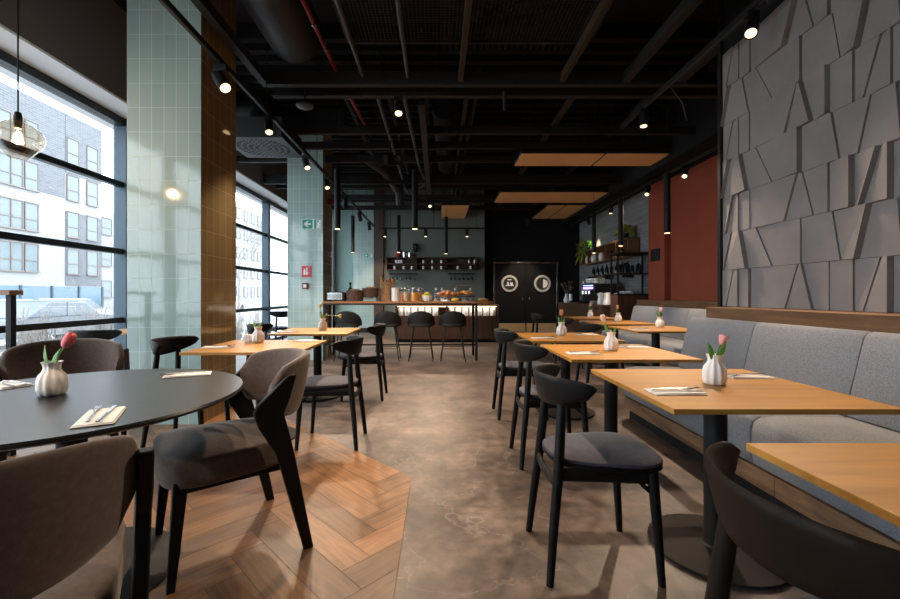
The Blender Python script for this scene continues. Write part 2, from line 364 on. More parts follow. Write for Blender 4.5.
# floor: stone, with a herringbone oak field on the window side
struct(MB().lim(-4.6, 4.8, -3.2, 13.8, -.12, 0).build('floor', M['stone'], smooth=False))
def clip(poly, a, b, c):                       # keep a*x + b*y <= c
    out = []
    for i in range(len(poly)):
        p, q = poly[i], poly[(i+1) % len(poly)]
        dp, dq = a*p[0]+b*p[1]-c, a*q[0]+b*q[1]-c
        if dp <= 0: out.append(p)
        if dp * dq < 0:
            t = dp/(dp-dq); out.append((p[0]+(q[0]-p[0])*t, p[1]+(q[1]-p[1])*t))
    return out
def herringbone():
    W, Lp, g = .145, .725, .0012
    k = int(round(Lp/W)); rr = random.Random(3)
    vs, fs, uvs, tone = [], [], [], []
    c = math.cos(PI/4)
    lims = [(1,0,-.17), (1,1,2.50), (0,1,5.2), (-1,0,4.2), (0,-1,2.5)]
    def put(x0, y0, x1, y1, along):
        poly = [(x0+g,y0+g),(x1-g,y0+g),(x1-g,y1-g),(x0+g,y1-g)]
        pr = [((p[0]-p[1])*c - .30, (p[0]+p[1])*c + .42) for p in poly]
        for l in lims:
            pr = clip(pr, *l)
            if len(pr) < 3: return
        o = len(vs); ou, ov = rr.random()*40, rr.random()*40; t = rr.random()
        for p in pr:
            vs.append((p[0], p[1], .0045))
            u, v = ((p[0]+.30)+(p[1]-.42))*c, (-(p[0]+.30)+(p[1]-.42))*c
            uvs.append((u+ou, v+ov) if along == 0 else (v+ou, u+ov))
        fs.append(tuple(range(o, o+len(pr)))); tone.append(t)
    n = 46
    for i in range(-n, n):
        for j in range(-8, 8):
            x = i*W + j*2*Lp*0; 
            # horizontal plank then vertical plank in the classic stair
            bx, by = i*W + j*Lp*1.0, i*W - j*Lp*1.0
            put(bx, by, bx+Lp, by+W, 0)
            put(bx+Lp, by+W-Lp, bx+Lp+W, by+W, 1)
    me = bpy.data.meshes.new('floor_oak'); me.from_pydata(vs, [], fs); me.materials.append(M['plank'])
    ul = me.uv_layers.new(name='UVMap'); at = me.attributes.new('tone', 'FLOAT', 'FACE')
    for p in me.polygons:
        at.data[p.index].value = tone[p.index]
        for li in p.loop_indices: ul.data[li].uv = uvs[me.loops[li].vertex_index]
    o = bpy.data.objects.new('floor_oak', me); COL.objects.link(o); struct(o)
    poly = [(-4.2,-2.5),(-.17,-2.5),(-.17,2.67),(-2.70,5.2),(-4.2,5.2)]
    struct(MB().prism([(x,y,.0004) for x, y in poly], (0,0,.003)).build('floor_oak_bed', M['groove'], smooth=False))
herringbone()
struct(MB().lim(-4.6, 4.8, -3.2, 13.8, H, H+.1).build('ceiling', M['ceil'], smooth=False))
# bulkhead over the glazing with a white reveal
b = MB(); b.lim(-4.6, -3.8, -3.2, 13.3, 3.52, H); struct(b.build('wall_left_bulkhead', M['beam'], smooth=False))
struct(MB().lim(-4.6, -3.805, -3.2, 13.3, 3.495, 3.52).build('trim_1', M['soffit'], smooth=False))
# glazing
WZ = [2.62, 1.735, .83]
def window(name, y0, y1, mull):
    f = MB()
    f.lim(XW-.09, XW+.05, y0, y1, 3.40, 3.495); f.lim(XW-.09, XW+.05, y0, y1, .0, .07)
    for z in WZ: f.lim(XW-.05, XW+.035, y0, y1, z-.035, z+.035)
    fr = struct(f.build(name, M['framedark'], bevel=.004))
    v = MB()
    for y in mull: v.lim(XW-.10, XW+.07, y-.055, y+.055, .0, 3.495)
    build_each(v, 'mullion', M['frame'], fr, bevel=.004)
    ys = sorted(mull)
    g = MB()
    for a, c in zip(ys[:-1], ys[1:]):
        zs = [3.40] + WZ + [.07]
        for z1, z0 in zip(zs[:-1], zs[1:]): g.lim(XW-.004, XW+.004, a, c, z0, z1)
    g.build('pane', M['glass'], fr, smooth=False)
window('window_1', -3.0, 7.95, [-3.0, -1.45, .9, 3.25, 5.62, 7.95])
window('window_2', 7.95, 13.2, [7.95, 10.3, 12.65, 13.2])
struct(MB().lim(XW-.14, XW+.10, -3.0, 13.2, -.02, .02).build('trim_2', M['frame'], smooth=False))

# tiled columns: sea-green faces, bronze sides towards the room
def column(name, x0, x1, y0, y1, z0=0):
    o = MB().lim(x0, x1, y0, y1, z0, H)
    ob = o.build(name, [M['teal'], M['bronze']], smooth=False, uv=True)
    for p in ob.data.polygons:
        if p.normal.x > .9: p.material_index = 1
    u = ob.data.uv_layers[0]
    for p in ob.data.polygons:                # start the tile grid on the arris
        for li in p.loop_indices:
            a, c = u.data[li].uv
            u.data[li].uv = (a - (x0 if abs(p.normal.y) > .9 else y0), c)
    return struct(ob)
column('column_1', -2.777, -2.117, 3.75, 4.40)
column('column_2', -2.69, -2.055, 7.5, 8.14)
column('column_3', -2.63, -1.975, 13.05, 13.5)
# end of the left aisle
struct(MB().lim(-4.6, -2.63, 13.2, 13.5, 0, H).build('wall_left_end', M['tealwall'], smooth=False))
struct(MB().lim(-3.36, -3.26, 12.95, 13.2, 0, 3.2).build('trim_3', M['soffit'], smooth=False))
struct(MB().lim(-1.975, -1.68, 12.9, 13.5, 0, H).build('wall_back_pier', M['brownwall'], smooth=False))
struct(MB().lim(-1.68, 1.44, 13.0, 13.5, 0, H).build('wall_back', M['greenwall'], smooth=False))
struct(MB().lim(1.44, 4.8, 13.3, 13.5, 0, H).build('wall_back_black', M['blackmatte'], smooth=False))
struct(MB().lim(-4.6, -1.98, 12.98, 13.05, 0, .14).build('baseboard_back', M['black'], smooth=False))
# swing doors with portholes
def swing_doors():
    fr = MB(); x0, x1, zt, y = 1.80, 3.74, 2.15, 13.28
    fr.lim(x0-.05, x0, y-.05, y, 0, zt+.05); fr.lim(x1, x1+.05, y-.05, y, 0, zt+.05); fr.lim(x0, x1, y-.05, y, zt, zt+.05)
    d = struct(fr.build('door_1', M['steel'], bevel=.004))
    xm = (x0+x1)/2
    for a, c in ((x0+.005, xm-.008), (xm+.008, x1-.005)):
        lf = MB().lim(a, c, y-.045, y-.005, .005, zt-.005).build('door_leaf', M['blackmatte'], d, bevel=.003)
        MB().lim(a+.01, c-.01, y-.052, y-.045, .01, .27).build('kick_plate', M['brass'], lf)
        cx = (a+c)/2 + (-.03 if a < 2 else .03); rot = Matrix.Rotation(PI/2, 3, 'X')
        ring = MB().lathe([(.200,0),(.258,0),(.266,.015),(.258,.03),(.200,.03),(.200,0)], 36, (cx, y-.045, 1.52), rot=rot, open_=True)
        ring.build('porthole_ring', M['ring'], lf)
        MB().lathe([(.001,.004),(.21,.004),(.21,.012),(.001,.012)], 32, (cx, y-.045, 1.52), rot=rot).build('porthole_glass', M['kitchen'], lf)
        k_ = MB()                                  # flat pale shapes on the pane, painting in the kitchen light behind
        if a < 2:
            k_.box((cx, y-.0565, 1.46), (.27,.002,.03)); k_.box((cx-.05, y-.0565, 1.52), (.05,.002,.10)); k_.box((cx+.06, y-.0565, 1.515), (.09,.002,.08)); k_.box((cx, y-.0565, 1.64), (.12,.002,.03))
        else:
            k_.prism([(cx+.02+(.0 if i in (0,9) else .15*math.sin(PI*i/9)), y-.0575, 1.52-.14*math.cos(PI*i/9)) for i in range(10)], (0,.002,0))
        k_.build('painted_lit_view', M['kitchenpaint'], lf)
        MB().box((c-.1 if a < 2 else a+.1, y-.06, 1.05), (.03,.03,.09)).build('lock', M['steel'], lf, bevel=.004)
swing_doors()
# right side: relief-clad wall, oak ledge, terracotta bay, grey service wall
XR = 2.70
struct(MB().lim(XR+.03, 4.8, -3.2, 4.01, 0, H).build('wall_right', M['blackmatte'], smooth=False))
def relief():
    g = MB(); rr = random.Random(11)
    def u(px): return 2.70*420/(px-438)
    A = [(724.3,731.6),(737,737),(748,748),(783,795.6),(811,800),(827,827),(851,851),(860.6,878),(890,890)]
    B = [(722,729),(746.5,740),(770,754),(799,799),(838,830),(856,868.6),(900,895)]
    z0, hh = 1.053, .342
    end = 4.01
    for r in range(7):
        js = [(end, end)] + [(u(a), u(c)) for a, c in (A if r % 2 == 0 else B)]
        y = js[-1][0]
        while y > -2.8:
            y -= rr.choice((.16,.22,.3,.38)); s = rr.choice((-.09,-.05,0,.05,.08)); js.append((y, y+s))
        for k, ((b0, t0), (b1, t1)) in enumerate(zip(js[:-1], js[1:])):
            za, zb = z0+r*hh+.0015, z0+(r+1)*hh-.0015
            if r == 7: zb = za + .2
            p = [(b0-.001, za),(b1+.001, za),(t1+.001, zb),(t0-.001, zb)]
            # each slab is a wedge: proud at one edge, sunk at the other
            d0, d1 = rr.uniform(.004,.014), rr.choice((.018,.022,.028,.048))
            dep = [d0, d1, d1, d0]
            vs = [(XR+.03, q[0], q[1]) for q in p] + [(XR+.03-dd, q[0], q[1]) for q, dd in zip(p, dep)]
            g._add(vs, [(0,1,2,3),(4,5,6,7),(0,1,5,4),(1,2,6,5),(2,3,7,6),(3,0,4,7)])
    return g
pn = relief().build('wall_right_cladding', M['panel'], smooth=False); struct(pn)
struct(MB().lim(XR-.005, XR+.06, 4.01, 4.05, 0, H).build('trim_4', M['black'], smooth=False))
struct(MB().lim(2.43, XR+.03, -3.0, 3.81, .9, 1.052).build('trim_5', M['ledge'], bevel=.004))
# terracotta bay
XB = 4.5
struct(MB().lim(XB, 4.8, 4.01, 8.72, 0, H).build('wall_right_bay', M['redwall'], smooth=False))
struct(MB().lim(4.38, XB, 8.12, 8.74, 0, 3.45).build('wall_right_pier', M['redwall'], smooth=False))
struct(MB().lim(4.12, XB, 4.05, 8.72, .9, 1.06).build('trim_6', M['ledge'], bevel=.004))
struct(MB().lim(XB-.02, 4.8, 8.74, 13.3, 0, H).build('wall_right_service', M['greyboards'], smooth=False))
struct(MB().lim(3.9, XB, 4.05, 13.3, 3.42, H).build('wall_right_bulkhead', M['blackmatte'], smooth=False))
struct(MB().lim(-4.6, 4.8, -3.2, -3.0, 0, H).build('wall_front', M['greenwall'], smooth=False))

# ceiling steel and timber (all structure)
def beam(x0, x1, y0, y1, z0, z1, m='joist', name='beam'):
    return struct(MB().lim(x0, x1, y0, y1, z0, z1).build(name, M[m], bevel=.004))
beam(-2.02, 3.9, 4.78, 4.86, 3.56, 3.70); beam(-2.02, 3.9, 5.10, 5.18, 3.58, 3.70)
beam(-2.02, -1.94, -3, 4.78, 3.56, 3.66)
for x in (2.09, 2.72): beam(x, x+.09, -3, 4.78, 3.58, 3.68)
for x, m in ((.23,'joistbrown'), (1.39,'joistbrown')): beam(x, x+.055, -3, 4.78, 3.58, 3.68, m)
for x, m in ((.02,'joist'), (.55,'joistbrown'), (1.95,'joistbrown')): beam(x-.2, x-.15, 5.18, 13, 3.72, 3.82, m)
beam(-.25, -.16, 5.18, 9.6, 3.50, 3.66)
for y in (6.35, 7.0, 7.7, 8.9, 9.6, 10.7, 11.0, 12.0): beam(-3.7, 3.9, y, y+.07, 3.6 if y != 8.9 else 3.52, 3.72)
for x in (-1.3, -.7, .5, 2.9): beam(x, x+.05, 5.18, 13, 3.86, 3.96)
# deck ribs: the folded black deck above
dk = MB()
for i in range(24):
    x = .05 + i*.07
    dk.lim(x*1.0 - .0, x + .035, -3, 4.78, 3.95, 4.05)
struct(dk.build('ceiling_ribs', M['ceil'], smooth=False))
dk = MB()
for i in range(30):
    dk.lim(-3.7, 3.9, 5.3 + i*.26, 5.3 + i*.26 + .1, 4.4, 4.6)
struct(dk.build('ceiling_deck_ribs', M['ceil'], smooth=False))
# ================================================================== CEILING SERVICES (things)
p = MB()
tag(MB().path([(-.857, -2.5, 3.66), (-.857, 4.78, 3.66)], .022, 10).build('conduit_pipe', M['pipe']), 'straight grey pipe under the black ceiling left of the wire mesh', 'pipe')
tag(MB().path([(-.335, -2.5, 3.6), (-.335, 4.7, 3.6)], .022, 10).build('conduit_pipe', M['pipe']), 'thin grey pipe crossing under the wire mesh ceiling panel', 'pipe')
tag(MB().path([(-.75, 5.2, 3.62), (-.75, 9.8, 3.62), (-.70, 10.2, 3.62)], .025, 10).build('conduit_pipe', M['pipe']), 'grey pipe running back towards the hanging tube lamps', 'pipe')
tag(MB().path([(-.42, 5.2, 3.62), (-.36, 8.0, 3.62), (-.28, 9.0, 3.62), (-.30, 9.15, 3.55), (-.42, 9.2, 3.5)], .025, 10).build('conduit_pipe', M['pipe']), 'grey pipe with a bent end beyond the double cross beam', 'pipe')
rc = MB().path([(-1.20, -1, 3.75), (-1.19, 3.0, 3.75), (-1.18, 4.7, 3.75), (-1.10, 6.8, 3.75)], .022, 10).build('sprinkler_pipe', M['red'])
tag(rc, 'thin red sprinkler pipe along the black ceiling', 'pipe')
cl = MB()
for y in (2.8, 3.2, 3.6, 4.0, 4.4, 5.5, 6.0): cl.lathe([(.026,-.01),(.034,-.01),(.034,.01),(.026,.01)], 12, (-1.185, y, 3.75), rot=Matrix.Rotation(PI/2, 3, 'X'))
build_each(cl, 'pipe_clip', M['steel'], rc)
# wire mesh raft
def mesh_raft():
    t = thing('mesh_ceiling_panel', 'large black wire mesh panel hung under the black ceiling', 'ceiling panel', (.25, 2.7, 3.72))
    g = MB(); w, d = 2.3, 3.1
    n = 62
    for i in range(n+1): g.box((-w/2 + w*i/n, 0, 0), (.006, d, .006))
    n = 84
    for i in range(n+1): g.box((0, -d/2 + d*i/n, .006), (w, .006, .006))
    g.build('wire_grid', M['joist'], t, smooth=False)
    f = MB()
    for s in (-1, 1): f.box((s*w/2, 0, 0), (.03, d, .03)); f.box((0, s*d/2, 0), (w, .03, .03))
    f.build('rim', M['joist'], t)
    d_ = MB()
    for k in range(40):                          # radial swirl diffuser above it
        a = 2*PI*k/40
        d_.box((.55+.22*math.cos(a), .85+.22*math.sin(a), .05), (.26,.012,.02), Matrix.Rotation(a, 3, 'Z'))
    d_.build('swirl_vent', M['joist'], t, smooth=False)
mesh_raft()
def round_duct(label, pts, r, mname='duct'):
    o = MB().path(pts, r, 24).build('air_duct', M[mname]); return tag(o, label, 'duct')
round_duct('fat dark round air duct above the track by the window', [(-1.55,-2.5,4.0),(-1.55,4.6,4.0)], .30)
round_duct('dark round duct bending down into the square air diffuser', [(-3.5,6.75,4.08),(-2.75,6.7,4.08),(-2.58,6.45,3.98),(-2.55,6.2,3.80),(-2.55,6.15,3.605)], .22)
tag(MB().lim(-3.6, -1.6, 7.2, 7.45, 4.02, 4.385).build('duct_box', M['duct'], bevel=.01), 'flat black box duct across the top of the second tiled column', 'duct')
round_duct('dark round duct high in the middle of the ceiling', [(.1,6.6,4.12),(.2,9.6,4.12)], .20)
round_duct('flexible dark hose duct looping over the buffet', [(-1.5,8.2,3.9),(-1.1,8.8,3.75),(-.85,9.3,3.45),(-.85,9.45,3.2)], .10)
def diffuser():
    t = thing('air_diffuser', 'square perforated air diffuser hung by the window bulkhead', 'air vent', (-2.55, 6.15, 3.32))
    MB().box((0,0,.14), (.84,.84,.28)).build('plenum_box', M['duct'], t, bevel=.01)
    g = MB(); g.box((0,0,-.006), (.86,.86,.012)); pl = g.build('plate', M['duct'], t, bevel=.003)
    d = MB()
    for ring, r in enumerate((.1,.18,.26,.34)):
        for k in range(10 + ring*8):
            a = 2*PI*k/(10+ring*8); d.box((r*math.cos(a), r*math.sin(a), -.014), (.05,.016,.006), Matrix.Rotation(a+.5, 3, 'Z'))
    build_each(d, 'vane', M['black'], t, smooth=False)
diffuser()
# wooden acoustic rafts
def raft(x0, x1, y0, y1, label, z=3.5):
    t = thing('acoustic_panel', label, 'ceiling panel', ((x0+x1)/2, (y0+y1)/2, z), group='wooden acoustic ceiling panels')
    MB().box((0,0,.02), (x1-x0, y1-y0, .04)).build('board', M['acoustic'], t, bevel=.003)
    f = MB()
    for s in (-1, 1): f.box((s*(x1-x0)/2, 0, .04), (.02, y1-y0+.02, .05)); f.box((0, s*(y1-y0)/2, .04), (x1-x0, .02, .05))
    f.build('rim', M['black'], t)
    h = MB()
    for sx in (-1, 1):
        for sy in (-1, 1): h.tube((sx*(x1-x0)*.4, sy*(y1-y0)*.4, .03), (sx*(x1-x0)*.4, sy*(y1-y0)*.4, .9), .004, n=5)
    build_each(h, 'hanger_wire', M['black'], t)
raft(1.39, 2.77, 6.99, 7.62, 'wooden ceiling panel nearest the room, left half')
raft(2.81, 3.85, 6.99, 7.62, 'wooden ceiling panel nearest the room, right half by the red wall')
raft(1.43, 3.9, 9.62, 10.12, 'long wooden ceiling strip in the second row, near half')
raft(1.43, 3.9, 10.16, 10.66, 'long wooden ceiling strip in the second row, far half')
raft(2.90, 3.35, 11.02, 12.9, 'wooden ceiling panel over the swing doors, left half')
raft(3.39, 3.93, 11.02, 12.9, 'wooden ceiling panel over the swing doors, right half')
raft(.10, .82, 11.02, 12.0, 'wooden ceiling panel above the buffet, near half')
raft(.10, .82, 12.04, 12.9, 'wooden ceiling panel above the buffet, far half')

# track rails
def track(label, p0, p1, drops):
    t = thing('track_rail', label, 'track', p0)
    d = Vector(p1) - Vector(p0); L = d.length; rot = d.to_track_quat('X', 'Z').to_matrix()
    MB().box(d/2, (L, .04, .045), rot).build('rail', M['black'], t, bevel=.003)
    g = MB()
    for f in drops: g.tube(d*f, d*f + Vector((0,0,1.0)), .005, n=6)
    build_each(g, 'hanger_rod', M['black'], t)
    c = MB(); c.box(d/2 + Vector((0,0,-.024)), (L*.995, .012, .004), rot); c.build('contact_strip', M['pipe'], t)
track('long black lighting track beside the green columns', (-1.9, .3, 3.2), (-1.9, 12.4, 3.2), (.05,.12,.2,.36,.52,.7,.9))
track('black lighting track along the top of the relief wall', (2.45, .8, 3.4), (2.45, 5.6, 3.4), (.1,.5,.9))
track('black lighting track in front of the red and grey walls', (4.12, 5.0, 3.34), (4.12, 13.0, 3.34), (.1,.5,.9))
track('black lighting track across in front of the green back wall', (-1.65, 11.9, 3.05), (1.4, 11.9, 3.05), (.1,.5,.9))
track('black lighting track over the middle aisle', (-.9, 5.0, 3.55), (.2, 5.0, 3.55), (.2,.8))
# track spot: adapter, yoke, cylinder head (part) with a glowing lens (sub-part)
def spot_light(loc, target, label, power, size=64, lens='lens', group='black track spotlights', scale=1, beam=True):
    """loc: the top of the adapter on its rail"""
    t = thing('track_spotlight', label, 'spotlight', loc, group=group)
    MB().box((0,0,-.03), (.10,.045,.05)).build('adapter', M['black'], t, bevel=.004)
    MB().tube((0,0,-.05), (0,0,-.085), .011, n=8).build('yoke', M['black'], t)
    dirv = (Vector(target) - (Vector(loc) + Vector((0,0,-.13)))).normalized()
    q = dirv.to_track_quat('Z', 'Y').to_matrix()
    hd = MB().lathe([(.03,-.095),(.046,-.085),(.048,.09),(.048,.10),(.040,.10),(.038,.082),(.001,.082)], 20, (0,0,-.125), rot=q).build('lamp_head', M['black'], t)
    MB().lathe([(.001,.094),(.038,.094),(.036,.088),(.001,.088)], 16, (0,0,-.125), rot=q).build('lens', M[lens], hd)
    if scale != 1: t.scale = (scale,)*3
    if beam: spot(Vector(loc) + Vector((0,0,-.125*scale)) + dirv*.125*scale, target, power, size)
SP = []
def SL(*a, **k): spot_light(*a, **k)
TX = -1.9
# along the window-side track
SL((TX,3.68,3.18), (-.2,2.5,0.6), 'black track spotlight nearest the camera, in front of the first column', 160, scale=1.15)
SL((TX,4.72,3.18), (-1.3,3.4,.4), 'lit track spotlight between the first column and the air diffuser', 160)
SL((TX,6.05,3.18), (-.6,4.4,0), 'track spotlight in front of the second green column', 150)
SL((TX,7.15,3.18), (-.9,5.6,0), 'lit track spotlight at the right edge of the second column', 150)
SL((TX,8.6,3.18), (-2.6,11,.2), 'pale lit track spotlight just behind the second column, tilted', 90)
SL((TX,10.2,3.18), (-1.4,11.5,.2), 'track spotlight farther back over the left aisle, second from the end', 90)
SL((TX,11.6,3.18), (-1.8,12.8,.9), 'last track spotlight of the rail beside the green columns', 90)
# middle
SL((-.47,5.0,3.53), (-.3,3.2,0), 'single lit spotlight hanging from the double cross beam', 230, scale=1.1)
SL((-.2,10.2,3.5), (.0,8.2,.9), 'small lit spotlight over the bar table', 200)
# relief wall track
SL((2.45,3.28,3.38), (1.2,1.9,.7), 'brightest spotlight at the top corner of the relief wall', 230, size=80)
SL((2.45,5.0,3.38), (2.15,4.5,.7), 'lit spotlight between the relief wall and the wooden ceiling panels', 250, size=100)
SL((4.12,7.0,3.32), (2.7,5.3,.75), 'spotlight over the dark red wall, nearest', 60)
SL((4.12,8.25,3.32), (2.75,6.6,.75), 'spotlight at the edge between the red and grey walls', 75)
SL((4.12,10.0,3.32), (3.85,9.8,1.2), 'spotlight washing the grey boards above the shelves', 150)
SL((4.12,11.5,3.32), (4.45,11.8,2.3), 'spotlight aimed at the grey wall beside the black back wall', 150, size=40)
SL((2.6,12.2,3.4), (2.7,13.2,.3), 'lone lit spotlight under the far wooden panels', 130)
# green wall track
for x, l in ((-1.5,'leftmost lit spotlight in front of the sage green wall'), (-.35,'middle lit spotlight in front of the sage green wall'), (.82,'rightmost lit spotlight in front of the sage green wall')):
    SL((x,11.9,3.03), (x,11.3,.5), l, 60, size=90)
# unseen spots: one over the nearest oak table, one added to light the vase
SL((2.45,1.5,3.38), (1.2,.7,.7), 'unseen spotlight of the relief wall track above the nearest oak table', 62, size=50)
SL((TX,.55,3.18), (-1.35,1.6,.7), 'unseen spotlight added to light the vase on the round black table', 120)

# tube pendants
def tube_pendant():
    t = thing('tube_pendant', '', 'pendant lamp')
    MB().lathe([(.001,0),(.044,0),(.044,.86),(.037,.87),(.001,.87)], 20).build('lamp_tube', M['black'], t)
    MB().lathe([(.001,-.004),(.037,-.004),(.037,.004),(.001,.004)], 16).build('lens', M['lens'], t)
    MB().tube((0,0,.86), (0,0,2.3), .004, n=6).build('cord', M['black'], t)
    return t
TP = Kind(tube_pendant)
for x, y, z, l in ((-1.46,6.1,2.12,'long black tube pendant beside the second green column'), (-.335,6.1,2.12,'long black tube pendant hanging in mid room left of centre'),
                (-2.02,9.95,2.17,'tube pendant against the pale teal wall at the far left'), (-.93,9.95,2.17,'tube pendant above the pots on the wall shelf'), (.19,9.95,2.14,'tube pendant over the pastry stands on the bar'),
                (3.33,6.1,2.06,'black tube pendant in front of the terracotta wall'), (3.35,7.70,2.06,'black tube pendant before the grey boarded wall'), (3.34,9.0,2.06,'tube pendant over the coffee machine counter')):
    TP((x, y, z), 0, l, 'black tube pendants')
    spot((x, y, z-.02), (x, y, 0), 110 if y > 9.5 else (120 if x < 0 else 60), 80 if x > 0 or y > 9.5 else 145, .7)

# glass globe pendant
def globe():
    t = thing('glass_pendant', 'clear smoked glass globe pendant with a glowing bulb by the window', 'pendant lamp', (-2.90, 2.90, 2.12))
    MB().lathe([(.045,.245),(.055,.225),(.09,.21),(.132,.17),(.145,.125),(.135,.08),(.10,.045),(.075,.01),(.06,-.01)], 28, open_=True).build('glass_shade', M['amber'], t)
    MB().lathe([(.001,.30),(.018,.30),(.024,.27),(.024,.235),(.02,.19),(.001,.19)], 16).build('socket', M['black'], t)
    MB().tube((0,0,.29), (0,0,2.45), .005, n=6).build('cord', M['black'], t)
    bb = MB().lathe([(.001,.08),(.02,.085),(.032,.11),(.032,.135),(.018,.18),(.012,.19)], 16, open_=True).build('bulb', M['clear'], t)
    MB().path([(-.012,0,.12),(-.006,0,.16),(0,0,.12),(.006,0,.16),(.012,0,.12)], .004, 6).build('filament', M['filament'], bb)
    d = bpy.data.lights.new('bulb_light', 'POINT'); d.energy = 14; d.color = (1,.66,.34); d.shadow_soft_size = .03
    o = bpy.data.objects.new('bulb_light', d); COL.objects.link(o); o.location = (-2.9, 2.9, 2.12+.14)
globe()
# smoke detector, siren, hanging box, ceiling eyeball
t = thing('smoke_detector', 'pale round smoke detector hanging under the ceiling beams', 'smoke detector', (-1.6, 5.05, 3.40))
MB().lathe([(.001,0),(.05,0),(.10,.025),(.10,.045),(.001,.05)], 20).build('housing', M['pipe'], t); MB().tube((0,0,.04),(0,0,.35),.012).build('stem', M['black'], t)
t = thing('alarm_siren', 'red alarm siren on the bronze side of the second column', 'alarm', (-2.0, 7.85, 2.9))
MB().lathe([(.001,0),(.06,0),(.06,.06),(.045,.10),(.001,.10)], 18, rot=Matrix.Rotation(PI/2,3,'Y'), c=(-.05,0,0)).build('sounder', M['red'], t); MB().box((-.03,0,0),(.04,.1,.1)).build('base', M['black'], t, bevel=.004)
t = thing('cable_box', 'dark junction box with two pale fittings under the ceiling', 'electrical box', (-.75, 6.6, 3.28))
MB().box((0,0,0),(.42,.02,.16)).build('plate', M['black'], t); g = MB(); g.box((-.06,-.03,0),(.07,.05,.13)); g.box((.14,-.03,.01),(.05,.05,.08)); build_each(g, 'fitting', M['pipe'], t, bevel=.004); MB().tube((0,0,.07),(0,0,.35),.008).build('stem', M['black'], t)
t = thing('hanging_microphone', 'small grey stick fitting hanging from the double cross beam', 'fitting', (.79, 5.0, 3.36)); MB().tube((0,0,0),(0,0,.22),.018,n=12).build('stick', M['pipe'], t)
tag(MB().path([(2.6,5.0,3.75),(2.75,4.95,3.6),(2.85,4.9,3.4),(2.9,4.9,3.2)], .008, 8).build('loose_cable', M['pipe']), 'loose grey cable end hanging left of the relief wall', 'cable')
# ================================================================== FURNITURE
def rring(pts): return [Vector(p) for p in pts]
def superell(a, b, n, e=4):
    out = []
    for k in range(n):
        t = 2*PI*k/n; c, s = math.cos(t), math.sin(t)
        out.append((a*math.copysign(abs(c)**(2/e), c), b*math.copysign(abs(s)**(2/e), s)))
    return out
def arc_shell(fn, n, thick, ns=14, e=3.0):
    """loft along s in [-1,1]; fn(s) -> (centre, outward normal, half height, lean)"""
    rings = []
    for i in range(n+1):
        s = -1 + 2*i/n; c, nrm, hh, lean, tk = fn(s)
        ring = []
        for a, b in superell(tk, hh, ns, e):
            ring.append(c + nrm*(a + lean*b) + Vector((0,0,b)))
        rings.append(ring)
    return MB().loft(rings)
def seat_outline(xr, xf, wr, wf, n=40, e=3.2):
    out = []
    for k in range(n):
        t = 2*PI*k/n; c, s = math.cos(t), math.sin(t)
        ux = math.copysign(abs(c)**(2/e), c); uy = math.copysign(abs(s)**(2/e), s)
        x = (xr+xf)/2 + (xf-xr)/2*ux; f = (x-xr)/(xf-xr); w_ = wr + (wf-wr)*f
        out.append((x, w_*uy))
    return out
def cushion(outline, z0, z1, dome, edge=.02, droop=None):
    cx = sum(p[0] for p in outline)/len(outline); rings = []
    def rg(sc, z):
        return [Vector((cx+(p[0]-cx)*sc, p[1]*sc, z)) for p in outline]
    rings.append(rg(.90, z0)); rings.append(rg(.985, z0+edge*.35)); rings.append(rg(1.0, z0+edge)); rings.append(rg(1.0, z1-edge*.8))
    rings.append(rg(.985, z1-edge*.25)); rings.append(rg(.94, z1)); rings.append(rg(.7, z1+dome*.6)); rings.append(rg(.35, z1+dome)); rings.append(rg(.05, z1+dome))
    return MB().loft(rings)

def make_dining_chair(wm='chair'):
    t = thing('dining_chair', '', 'chair'); W = M[wm]
    # rear legs run from the floor into the bent backrest, leaning in
    for s in (-1, 1):
        MB().path([(-.225,s*.196,0),(-.206,s*.176,.20),(-.180,s*.155,.43),(-.158,s*.128,.70),(-.160,s*.122,.745)], [.0155,.019,.022,.0195,.013], 12).build('leg', W, t)
        MB().path([(.222,s*.196,0),(.205,s*.190,.25),(.190,s*.182,.455)], [.0145,.019,.022], 12).build('leg', W, t)
    f = MB(); z = .425
    for s in (-1, 1):
        f.path([(-.180,s*.153,z),(.0,s*.172,z+.004),(.19,s*.182,z)], [.011]*3, 8, flat=2.5)
        f.path([(.197,s*.183,.355),(.125,s*.175,.42)], .010, 6)
    f.path([(.185,-.182,z),(.20,0,z),(.185,.182,z)], [.011]*3, 8, flat=2.5)
    f.path([(-.186,-.16,.385),(-.20,0,.385),(-.186,.16,.385)], [.011]*3, 8, flat=2.2)
    f.build('seat_frame', W, t)
    ol = seat_outline(-.195, .270, .160, .236)
    b = MB().loft([[Vector((p[0]*.95,p[1]*.95,.445)) for p in ol], [Vector((p[0],p[1],.455)) for p in ol], [Vector((p[0],p[1],.466)) for p in ol]])
    b.build('seat_board', W, t)
    cushion(ol, .464, .487, .010, .016).build('seat', M['seatfab'], t)
    def bf(s):
        a = s*math.radians(64); y = .250*math.sin(a)/math.sin(math.radians(64)); k = (1-math.cos(a))/(1-math.cos(math.radians(64)))
        x = -.222 + .165*k
        top = .826 - .010*abs(s)**3; bot = .692 + .078*abs(s)**2.4
        if abs(s) > .86:
            q = (abs(s)-.86)/.14; sh = math.sqrt(max(0, 1-q*q)); mid = (top+bot)/2; top = mid + (top-mid)*max(sh,.12); bot = mid - (mid-bot)*max(sh,.12)
        n = Vector((-math.cos(a)*1.0, math.sin(a)*.75, 0)).normalized()
        return Vector((x, y, (top+bot)/2)), n, (top-bot)/2, .22, .0105 if abs(s) < .93 else .008
    arc_shell(bf, 40, .011, 12, 3.2).build('backrest', W, t, angle=50)
    return t
DC = Kind(make_dining_chair)
DCW = Kind(lambda: make_dining_chair('chairwarm'))
G = 'black dining chairs'
DC((.672,1.872,0), 0, 'black dining chair with slate seat at the oak table with the pink tulip', G)
